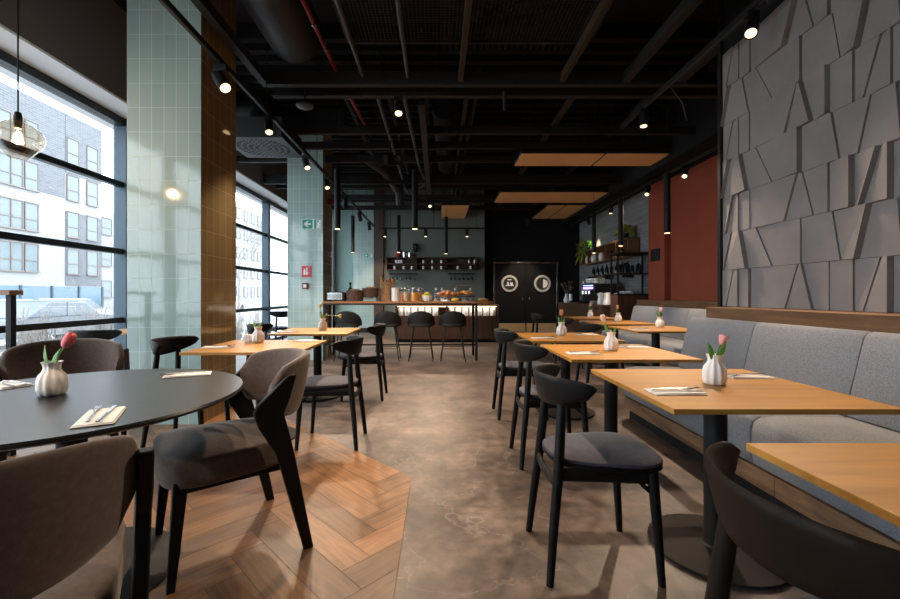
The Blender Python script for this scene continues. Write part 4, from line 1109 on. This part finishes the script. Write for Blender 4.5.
# ================================================================== BACK WALL SHELVES
def wall_shelf():
    t = thing('wall_shelf','dark wooden two row shelf with glasses on the sage green wall','shelf',(-.2,12.86,1.92)); x0, x1, h = -1.36, 1.34, .39
    g = MB()
    for z in (0,.185,h-.02): g.lim(x0,x1,-.12,.14,z,z+.02)
    build_each(g, 'shelf_board', M['walnut'], t)
    g = MB()
    for x in (x0,-.47,.43,x1): g.lim(x-.011,x+.011,-.12,.14,0,h)
    build_each(g, 'divider', M['walnut'], t); MB().lim(x0,x1,.125,.139,0,h).build('back_board', M['brownwall'], t)
wall_shelf()
def make_glass():
    t = thing('drinking_glass','','glass'); MB().lathe([(.001,0),(.030,0),(.034,.10),(.031,.10),(.027,.01),(.001,.01)],12).build('glass_body', M['white'], t); return t
GL = Kind(make_glass)
row_names = ('lower','upper')
gpos = {0:[-1.33,-1.05,-.80,-.45,-.18,.10,.60,1.0], 1:[-1.28,-1.2,-1.12,-.45,-.18,.10,.95,1.12]}
for rw in (0,1):
    for i,x in enumerate(gpos[rw]): GL((x,12.85,1.942+.185*rw),0,'small glass on the %s row of the dark wall shelf, %s from the left' % (row_names[rw],ords[i]),'glasses on the dark wall shelf')
def pot(x, r, h, m, label, cat='pot'):
    t = thing('saucepan',label,cat,(x,12.85,2.312)); MB().lathe([(.001,0),(r,0),(r,h),(r*.93,h),(r*.93,.01),(.001,.01)],20).build('pan_body', M[m], t); MB().path([(r*.9,0,h*.8),(r+.03,0,h*.9),(r+.05,0,h*.5)],.008,6).build('handle', M[m], t)
pot(-1.22,.11,.22,'red','dark red pot on top of the wall shelf'); pot(-1.02,.08,.16,'chrome','silver pot on top of the wall shelf'); pot(-.86,.06,.14,'chrome','small silver jug on top of the wall shelf')
t = thing('wall_speaker','black box speaker above the wall shelf beside a tube pendant','speaker',(-.71,12.9,2.5)); MB().lim(-.06,.06,-.06,.1,0,.24).build('cabinet_box', M['black'], t, bevel=.01); MB().lathe([(.001,0),(.045,0),(.045,.006),(.001,.006)],16,(0,-.06,.12),rot=Matrix.Rotation(PI/2,3,'X')).build('cone', M['pipe'], t)
for x0, lab in ((-1.05,'left'),(.72,'right')):
    t = thing('glass_rack','dark hanging stemware rack under the wall shelf, %s one' % lab,'rack',(x0,12.85,1.62)); g = MB()
    for k in range(7): g.lim(-.4+k*.13,-.385+k*.13,-.12,.12,.16,.18)
    g.lim(-.42,.42,-.12,-.10,.18,.2); g.lim(-.42,.42,.10,.12,.18,.2); build_each(g, 'rail', M['black'], t)
    for k in range(6):
        o = MB().lathe([(.001,.155),(.032,.155),(.004,.145),(.004,.09),(.03,.06),(.034,.0),(.031,.0),(.027,.055),(.001,.07)],12).build('wine_glass', M['bottle']); o.location = (x0-.325+k*.13,12.85,1.62)
        tag(o,'upside down dark wine glass in the %s rack, %s from the left' % (lab,ords[k]),'glass','wine glasses in the racks')

# ================================================================== COFFEE STATION
def coffee_counter():
    t = thing('coffee_counter','dark wooden counter along the grey wall under the coffee machine','counter',(3.6,9.2,0))
    g = MB()
    for i in range(14): g.lim(.0,.02,.24*i+.002,.24*i+.238,.08,.90)
    g.build('front_panel', M['walnut'], t); b = MB(); b.lim(.02,.86,0,3.36,.08,.90); b.build('carcass', M['walnut'], t); MB().lim(.06,.86,0.02,3.34,0,.08).build('kick_plate', M['black'], t); MB().lim(-.02,.87,-.01,3.38,.90,.945).build('worktop', M['walnut'], t, bevel=.003)
coffee_counter()
def mesh_cabinet():
    t = thing('mesh_cabinet','tall dark cabinet with a wire mesh door beside the terracotta pier','cabinet',(3.76,8.80,0)); W = .70
    MB().lim(0,W,.0,.36,0,1.15).build('lower_case', M['walnut'], t, bevel=.003)
    g = MB()
    for x in (0,W-.03):
        for y in (0,.33): g.lim(x,x+.03,y,y+.03,1.15,2.04)
    for z in (1.15,2.01): g.lim(0,W,0,.03,z,z+.03); g.lim(0,W,.33,.36,z,z+.03); g.lim(0,.03,0,.36,z,z+.03); g.lim(W-.03,W,0,.36,z,z+.03)
    g.build('upper_frame', M['black'], t)
    d = MB()
    for i in range(22): d.lim(.03+i*.0296,.034+i*.0296,.008,.012,1.18,2.01)
    for i in range(27): d.lim(.03,W-.03,.010,.014,1.18+i*.031,1.184+i*.031)
    d.build('mesh_door', M['joist'], t, smooth=False); MB().lim(.02,W-.02,.02,.34,1.60,1.615).build('shelf', M['black'], t); MB().lim(-.02,W+.01,-.02,.37,2.04,2.065).build('top_board', M['walnut'], t)
mesh_cabinet()
for i,(x,w_,h_) in enumerate(((.12,.08,.2),(.25,.1,.24),(.4,.08,.18),(.53,.1,.22))):
    o = MB().lathe([(.001,0),(w_*.5,0),(w_*.52,h_*.8),(w_*.3,h_),(.001,h_)],14).build('jar', M['bottle']); o.location=(3.76+x,8.98,1.616); tag(o,'dark jar inside the mesh cabinet, %s from the left on its shelf' % ords[i],'jar','dark jars in the mesh cabinet')
for i,(x,w_) in enumerate(((.14,.13),(.30,.12),(.47,.14))):
    o = MB().lathe([(.001,0),(w_*.4,0),(w_*.5,.03),(w_*.5,.035),(.001,.012)],16).build('bowl', M['greystone']); o.location=(3.76+x,8.98,1.181); tag(o,'grey bowl at the bottom of the mesh cabinet, %s from the left' % ords[i],'bowl','bowls in the mesh cabinet')
def coffee_machine():
    t = thing('coffee_machine','black espresso machine with purple lights on the dark counter','coffee machine',(3.72,9.98,.9455))
    MB().lim(.0,.55,.0,.85,.08,.50).build('casing', M['black'], t, bevel=.02); MB().lim(-.10,.5,.02,.83,.0,.08).build('drip_tray', M['steel'], t, bevel=.006)
    for y in (.2,.42,.64):
        gh = MB().lathe([(.001,.24),(.045,.24),(.045,.32),(.001,.32)],14,(-.04,y,0)).build('group_head', M['chrome'], t); MB().tube((-.04,y,.235),(-.20,y,.215),.013).build('portafilter', M['black'], gh)
    MB().lim(-.012,.0,.1,.75,.36,.41).build('purple_light', M['purple'], t); MB().lim(-.012,.0,.1,.75,.44,.455).build('blue_light', M['blue'], t)
    g = MB()
    for y in (.02,.83): g.tube((.02,y,.57),(.5,y,.57),.008)
    g.tube((.02,.02,.57),(.02,.83,.57),.008); g.tube((.02,.02,.5),(.02,.02,.57),.007); g.tube((.02,.83,.5),(.02,.83,.57),.007); g.build('cup_rail', M['chrome'], t)
coffee_machine()
def make_cup():
    t = thing('coffee_cup','','cup'); MB().lathe([(.001,0),(.028,0),(.042,.035),(.046,.08),(.042,.08),(.037,.03),(.001,.012)],14).build('cup_body', M['white'], t); MB().path([(.042,0,.06),(.065,0,.055),(.06,0,.03),(.04,0,.025)],.006,6).build('handle', M['white'], t); return t
CU = Kind(make_cup)
for i in range(8): CU((3.80+.16*(i%2),10.05+.095*i,1.4465),i,'white cup upside on top of the coffee machine, %s from the near end' % ords[i],'white cups on the coffee machine',scale=1.5)
def kettle(x,y,label):
    t = thing('milk_jug',label,'jug',(x,y,.9455),group='pale jugs on the coffee counter'); MB().lathe([(.001,0),(.075,0),(.08,.05),(.06,.17),(.05,.22),(.055,.26),(.001,.27)],18).build('jug_body', M['white'], t); MB().path([(.055,0,.22),(.11,0,.2),(.11,0,.1),(.075,0,.07)],.01,8).build('handle', M['white'], t); MB().path([(-.05,0,.2),(-.09,0,.25)],[.018,.01],8).build('spout', M['white'], t)
for i,(x,y) in enumerate(((3.78,9.32),(3.84,9.56),(3.80,9.80),(4.05,9.44))): kettle(x,y,'pale jug on the coffee counter, %s one' % ('nearest','second','third','rear')[i])
for i in range(5):
    o = MB().lathe([(.001,0),(.035,0),(.045,.3),(.001,.3)],14).build('paper_cup_stack', M['white']); o.location=(4.27,9.32+.11*i,.9455); tag(o,'column of stacked white paper cups, %s from the near end' % ords[i],'cups','paper cup stacks on the coffee counter')
t = thing('bud_vase','white vase with dry twigs on the near counter end by the swing doors','vase',(3.66,11.95,.9455)); MB().lathe([(.001,0),(.07,0),(.09,.09),(.04,.2),(.05,.25),(.04,.25),(.001,.2)],20).build('vase_body', M['white'], t)
t = thing('dry_twig','brown sprig standing in the white vase by the swing doors','twig',(3.66,11.95,.9455)); g = MB()
for k in range(9):
    a = k*.7; g.path([(0,0,.1),(.03*math.cos(a),.03*math.sin(a),.3),(.16*math.cos(a),.12*math.sin(a),.42+.02*k)],[.006,.005,.004],5); g.ball((.16*math.cos(a),.12*math.sin(a),.43+.02*k),(.035,.03,.022),6,4)
g.build('sprig', M['boards'], t)
t = thing('bottle','black and white bottle beside the sprig vase','bottle',(3.70,11.72,.9455)); MB().lathe([(.001,0),(.05,0),(.05,.26),(.02,.34),(.02,.40),(.001,.40)],16).build('bottle_body', M['bottle'], t); MB().lathe([(.051,.06),(.0515,.06),(.0515,.24),(.051,.24)],16).build('paper_label', M['white'], t)
# box shelf on the grey wall
def box_shelf():
    t = thing('box_shelf','wooden box shelf with compartments on the grey boarded wall','shelf',(4.20,9.3,2.02)); L, h = 3.1, .42
    g = MB()
    for z in (0,h-.025): g.lim(0,.27,0,L,z,z+.025)
    for y in (0,.62,1.24,1.86,2.48,L-.025): g.lim(0,.27,y,y+.025,0,h)
    g.build('carcass', M['ledge'], t); MB().lim(.255,.279,0,L,0,h).build('back_board', M['walnut'], t)
box_shelf()
t = thing('lower_shelf','thin dark lower shelf above the coffee machine','shelf',(4.22,9.4,1.66)); MB().lim(0,.255,0,2.6,0,.025).build('board', M['walnut'], t); g = MB()
for y in (.2,1.3,2.4): g.lim(.0,.255,y,y+.02,-.1,0)
build_each(g, 'bracket', M['black'], t)
for i in range(8):
    o = MB().lathe([(.001,0),(.045,0),(.045,.16),(.015,.22),(.015,.27),(.001,.27)],12).build('bottle', M['bottle']); o.location=(4.34,9.6+.3*i,1.6855); tag(o,'dark bottle on the lower shelf over the coffee machine, %s from the near end' % ords[i],'bottle','dark bottles on the lower shelf')
for i,y in enumerate((9.9,10.3,11.05,11.6,12.05)):
    o = MB().lathe([(.001,-.04),(.10,-.04),(.115,-.02),(.115,.02),(.10,.04),(.055,.045),(.001,.03)],22,rot=Matrix.Rotation(-PI/2,3,'Y')).build('round_canister', M['white' if i > 1 else 'steel']); o.location=(4.30,y,2.161); tag(o,'round canister standing on edge in the box shelf, %s from the near end' % ords[i],'canister','round canisters in the box shelf')
def bushy(loc, r, label, m, n, seed, name='potted_plant', hang=0):
    rr = random.Random(seed); t = thing(name,label,'plant',loc)
    MB().lathe([(.001,0),(.06,0),(.08,.12),(.07,.12),(.001,.1)],18).build('pot', M['black'], t)
    g = MB()
    for k in range(n):
        a = rr.uniform(0,2*PI); e = rr.uniform(-.3 if hang else .1,1.4); l = r*rr.uniform(.6,1.1); d = Vector((math.cos(a)*math.cos(e),math.sin(a)*math.cos(e),math.sin(e)))
        p0 = Vector((0,0,.11)); p1 = p0+d*l; p1.z -= hang*rr.random()*l*2; p1.x = min(p1.x, .20)
        sd = d.cross(Vector((0,0,1))).normalized()*.03; mid = p0+(p1-p0)*.75+Vector((0,0,.02))
        g._add([p0+(p1-p0)*.35, mid+sd, p1, mid-sd, mid-Vector((0,0,.006))],[(0,1,2),(0,2,3),(0,4,1),(4,2,1),(0,3,4),(4,3,2)])
    g.build('foliage', M[m], t); return t
bushy((4.24,12.25,2.441),.30,'yellow green trailing plant at the far end of the box shelf','leafy',150,1,hang=.9)
bushy((4.24,9.5,2.441),.28,'bushy yellow green plant on the box shelf above the mesh cabinet','leafy',130,2,hang=.2)
bushy((4.22,11.75,2.441),.17,'small plant next to the trailing plant on the box shelf','green',70,3,hang=.3)
# shelf above the mesh cabinet and wall sign
t = thing('wall_sign','small square black sign on the terracotta pier','sign',(4.365,8.45,1.965)); MB().lim(0,.014,-.17,.17,-.125,.125).build('board', M['black'], t, bevel=.003); g = MB()
for i in range(5): g.lim(-.002,0,-.12,.12-.05*(i%2),.08-.04*i,.088-.04*i)
g.build('lettering_line', M['pipe'], t)

# ================================================================== SIGNS ON THE COLUMNS
def exit_sign(x, y, z, wd, label, flip=1):
    t = thing('exit_sign', label, 'sign', (x,y,z)); h = wd*.5
    MB().lim(-wd/2,wd/2,-.012,0,-h/2,h/2).build('board', M['signwhite'], t, bevel=.002)
    MB().lim(-wd*.48,wd*.04,-.0135,-.012,-h*.46,h*.46).build('green_field', M['signgreen'], t)
    a = MB(); cx = -wd*.22
    a.lim(cx-wd*.14,cx+wd*.17,-.0150,-.0136,-h*.06,h*.06)
    for s in (-1,1): a.prism([(cx-flip*wd*.19,-.0136,0),(cx-flip*wd*.02,-.0136,s*h*.30),(cx+flip*wd*.06,-.0136,s*h*.30),(cx-flip*wd*.08,-.0136,0)],(0,-.0014,0))
    a.build('arrow', M['signwhite'], t)
    MB().lim(wd*.10,wd*.47,-.0135,-.012,-h*.46,h*.46).build('green_field', M['signgreen'], t)
    MB().lim(wd*.22,wd*.44,-.0148,-.0136,-h*.40,h*.40).build('door_panel', M['signwhite'], t)
    r = MB(); c = wd*.29
    r.lathe([(.001,0),(h*.085,0),(h*.085,.0012),(.001,.0012)],14,(c+wd*.01,-.0149,h*.27),rot=Matrix.Rotation(PI/2,3,'X'))
    for p0,p1,w_ in (((c,.20),(c-.03*wd/.4,-.05),.09),((c-.03*wd/.4,-.05),(c+.05*wd/.4,-.2),.06),((c+.05*wd/.4,-.2),(c+.03*wd/.4,-.38),.055),((c-.03*wd/.4,-.05),(c-.07*wd/.4,-.25),.06),((c-.07*wd/.4,-.25),(c-.12*wd/.4,-.28),.05),((c,.16),(c-.08*wd/.4,.02),.05),((c,.16),(c+.07*wd/.4,.05),.05)):
        r.path([(p0[0],-.0152,p0[1]*h),(p1[0],-.0152,p1[1]*h)], w_*h*.6, 6, flat=.25)
    r.build('running_figure', M['signgreen'], t)
exit_sign((312.2-438)/420*7.5, 7.499, 1.16+70.8*7.5/420, .36, 'green exit sign with arrow on the second tiled column')
exit_sign((368.5-438)/420*13.05, 13.049, 1.16+39.5*13.05/420, .27, 'small green exit sign on the far tiled column')
t = thing('extinguisher_sign','red fire extinguisher sign on the second tiled column','sign',((306.5-438)/420*7.5,7.499,1.16+23.5*7.5/420)); MB().lim(-.085,.085,-.01,0,-.10,.10).build('board', M['signred'], t, bevel=.002)
g = MB(); g.lim(-.05,-.015,-.0115,-.01,-.06,.03); g.lim(-.045,-.02,-.0115,-.01,.035,.05); g.lim(.0,.018,-.0115,-.01,-.02,.07); g.prism([(-.02,-.01,-.02),(.04,-.01,-.02),(.009,-.01,-.07)],(0,-.0015,0)); g.build('pictogram', M['signwhite'], t)
t = thing('call_point','red fire alarm call point under the extinguisher sign','alarm',((305.5-438)/420*7.5,7.499,1.16+9*7.5/420)); MB().lim(-.055,.055,-.04,0,-.055,.055).build('housing', M['red'], t, bevel=.012, seg=3); MB().lim(-.03,.03,-.043,-.04,-.03,.03).build('glass_plate', M['signwhite'], t, bevel=.002)
# ================================================================== OUTSIDE
struct(MB().lim(-75, -4.34, -20, 110, -.62, -.50).build('ground_outside', M['snow'], smooth=False))
def facade(x, y0, y1, label, name, zg, floors, fh, bays, wallm, bandm=None, ground=None, seed=0):
    """street front parallel to the glazing; windows are parts with panes"""
    t = thing(name, label, 'building', (x, (y0+y1)/2, zg)); L = y1-y0
    top = floors*fh + (3.4 if ground else 0) + .8
    MB().lim(-10, 0, -L/2, L/2, 0, top).build('wall', M[wallm], t, smooth=False)
    z0 = 2.8 if ground else .6
    if ground:
        g = MB().lim(0,.06,-L/2,L/2,.7,2.3).build('shopfront', M[ground], t, smooth=False)
        q = MB()
        n = int(L/2.2)
        for i in range(n+1): q.lim(.06,.12,-L/2+i*L/n-.08,-L/2+i*L/n+.08,.6,2.35)
        q.build('shopfront_mullion', M['frame'], g, smooth=False)
    if bandm:
        for (a, b, za, zb) in bandm: MB().lim(.0,.05,a-(y0+y1)/2,b-(y0+y1)/2,za,zb).build('brick_panel', M['brickgrey'], t, smooth=False, uv=True)
    for f in range(floors):
        for (yc, w_, hh) in bays:
            zc = z0 + f*fh + fh*.52; c = yc-(y0+y1)/2
            fr = MB()
            fr.lim(.03,.12,c-w_/2-.05,c-w_/2,zc-hh/2-.07,zc+hh/2+.07); fr.lim(.03,.12,c+w_/2,c+w_/2+.05,zc-hh/2-.07,zc+hh/2+.07); fr.lim(.03,.16,c-w_/2,c+w_/2,zc+hh/2,zc+hh/2+.07); fr.lim(.03,.2,c-w_/2-.1,c+w_/2+.1,zc-hh/2-.1,zc-hh/2)
            if w_ > 1.2: fr.lim(.03,.14,c-.05,c+.05,zc-hh/2,zc+hh/2)
            fr.lim(.03,.14,c-w_/2,c+w_/2,zc-hh*.12,zc-hh*.12+.06)
            o = fr.build('window', M['timber'], t, smooth=False)
            MB().lim(.05,.08,c-w_/2,c+w_/2,zc-hh/2,zc+hh/2).build('pane', M['pane'], o, smooth=False)
    return t
facade(-29, 22, 36.2, 'white and grey brick apartment block across the snowy street', 'apartment_building', -.5, 4, 2.9,
       [(23.6,1.6,1.9),(26.0,1.2,1.9),(28.45,1.5,1.9),(29.9,.9,1.9),(33.3,1.0,1.9),(35.15,1.0,1.9)], 'facade',
       [(22.0,32.6,9.2,15.8),(32.65,36.15,2.4,8.2),(32.65,36.15,11.2,15.8)], 'shopglass')
facade(-30.5, 60, 74, 'pale apartment house far down the street through the second window', 'apartment_house', -.5, 5, 3.0,
       [(61.5,1.1,1.5),(64,1.1,1.5),(66.5,1.1,1.5),(69,1.1,1.5),(71.5,1.1,1.5)], 'facade', None, None)
facade(-34, 40, 56, 'white low block to the right of the brick apartments', 'street_building', -.5, 3, 3.2, [(43,1.2,1.6),(47,1.2,1.6),(51,1.2,1.6)], 'facade')
def make_car(paint):
    t = thing('parked_car','','car')                       # length along y
    def prof(w_, pts): return [Vector((w_, y, z)) for y, z in pts]
    body = [(-2.15,.35),(-2.2,.62),(-2.1,.82),(-1.15,.95),(1.3,.95),(2.05,.88),(2.2,.6),(2.15,.35)]
    rings = [prof(x, [(y*s_, z) for y,z in body]) for x,s_ in ((-.86,.96),(-.9,1),(.9,1),(.86,.96))]
    MB().loft(rings).build('body', M[paint], t, bevel=.04)
    cab = [(-1.25,.93),(-.55,1.42),(.85,1.45),(1.65,.93)]
    g = MB().loft([prof(x, [(y*s_, z) for y,z in cab]) for x,s_ in ((-.80,1),(-.66,.94),(.66,.94),(.80,1))]); g.build('cabin', M['cardark'], t, bevel=.04)
    MB().lim(-.62,.62,-.5,.8,1.42,1.49).build('roof', M['snow'] if paint != 'cardark' else M[paint], t, bevel=.03)
    g = MB()
    for x in (-.81,.81): g.lim(x-.01,x+.01,.15,.22,.93,1.42)
    build_each(g, 'pillar', M[paint], t)
    for x in (-.8,.8):
        for y in (-1.35,1.35): MB().lathe([(.001,-.1),(.33,-.1),(.33,.1),(.001,.1)],20,(x,y,.33),rot=Matrix.Rotation(PI/2,3,'Y')).build('wheel', M['tyre'], t)
    return t
GC = 'parked cars on the snowy street'
C1, C2, C3 = Kind(lambda: make_car('carpaint')), Kind(lambda: make_car('carwhite')), Kind(lambda: make_car('cardark'))
C1((-17,16.2,-.5),0,'silver parked car at the left edge of the window',GC); C2((-18.5,20.6,-.5),.05,'white parked car seen through the middle of the first window',GC)
C1((-17.5,26.2,-.5),PI,'silver parked car at the right of the first window',GC); C3((-13.5,14.6,-.5),PI,'dark parked car low behind the bare shrubs',GC)
C2((-22,44,-.5),0,'white parked car far down the street through the second window',GC); C1((-20,36,-.5),0,'silver car nearer in the second window',GC)
def shrub(loc, h, label, n, seed, m='twig', spread=.42):
    rr = random.Random(seed); t = thing('bare_shrub', label, 'shrub', loc, group='bare shrubs outside the window'); g = MB()
    for k in range(n):
        a = rr.uniform(0,2*PI); r0 = rr.random()*.35; p = Vector((r0*math.cos(a),r0*math.sin(a),0)); d = Vector((math.cos(a)*rr.uniform(.1,spread),math.sin(a)*rr.uniform(.1,spread),1)).normalized()
        pts = [p]; l = h*rr.uniform(.6,1.0)
        for i in range(4): d = (d+Vector((rr.uniform(-.22,.22),rr.uniform(-.22,.22),rr.uniform(-.05,.1)))).normalized(); pts.append(pts[-1]+d*l/4)
        g.path(pts,[.011,.009,.007,.005,.003],4)
        for i in (1,2,3):
            for q in range(2):
                dd = (d+Vector((rr.uniform(-.9,.9),rr.uniform(-.9,.9),rr.uniform(.0,.4)))).normalized(); e = pts[i]+dd*l*.28
                g.path([pts[i],e],[.005,.002],3)
    g.build('twigs', M[m], t, smooth=False); return t
RS = random.Random(21)
sh = [(-5.9,5.9,1.15),(-6.5,7.6,1.3),(-5.6,8.9,1.2),(-7.9,8.9,1.4),(-9.4,9.4,1.5),(-7.0,10.4,1.4),(-9.2,11.4,1.6),(-8.0,12.6,1.5),(-6.6,13.9,1.4),(-7.4,15.4,1.4),(-7.2,17.2,1.5)]
for i,(x,y,h) in enumerate(sh):
    shrub((x,y,-.5), h, 'bare frosted shrub outside, %s along the glazing from the near end' % ords[i], 46, 30+i)
def tree(loc, h, label, seed):
    rr = random.Random(seed); t = thing('bare_tree', label, 'tree', loc); MB().path([(0,0,0),(.1,0,h*.3),(0,.1,h*.6)],[.14,.11,.07],8).build('trunk', M['twig'], t); g = MB()
    def br(p,d,l,r,dep):
        if dep == 0: return
        q = p+d*l; g.path([p,q],[r,r*.65],4)
        for _ in range(3 if dep > 1 else 2): br(q,(d+Vector((rr.uniform(-.7,.7),rr.uniform(-.7,.7),rr.uniform(-.1,.5)))).normalized(),l*.72,r*.6,dep-1)
    for k in range(7): br(Vector((.05,.05,h*(.3+.05*k))),Vector((rr.uniform(-.8,.8),rr.uniform(-.8,.8),.7)).normalized(),h*.17,.05,5)
    g.build('branches', M['twig'], t, smooth=False)
tree((-19,40,-.5),9,'bare tree at the right of the second window',5); tree((-24,33.5,-.5),6,'bare young tree beside the brick apartment block',6); tree((-17,33,-.5),8,'bare tree between the far house and the second column',8)
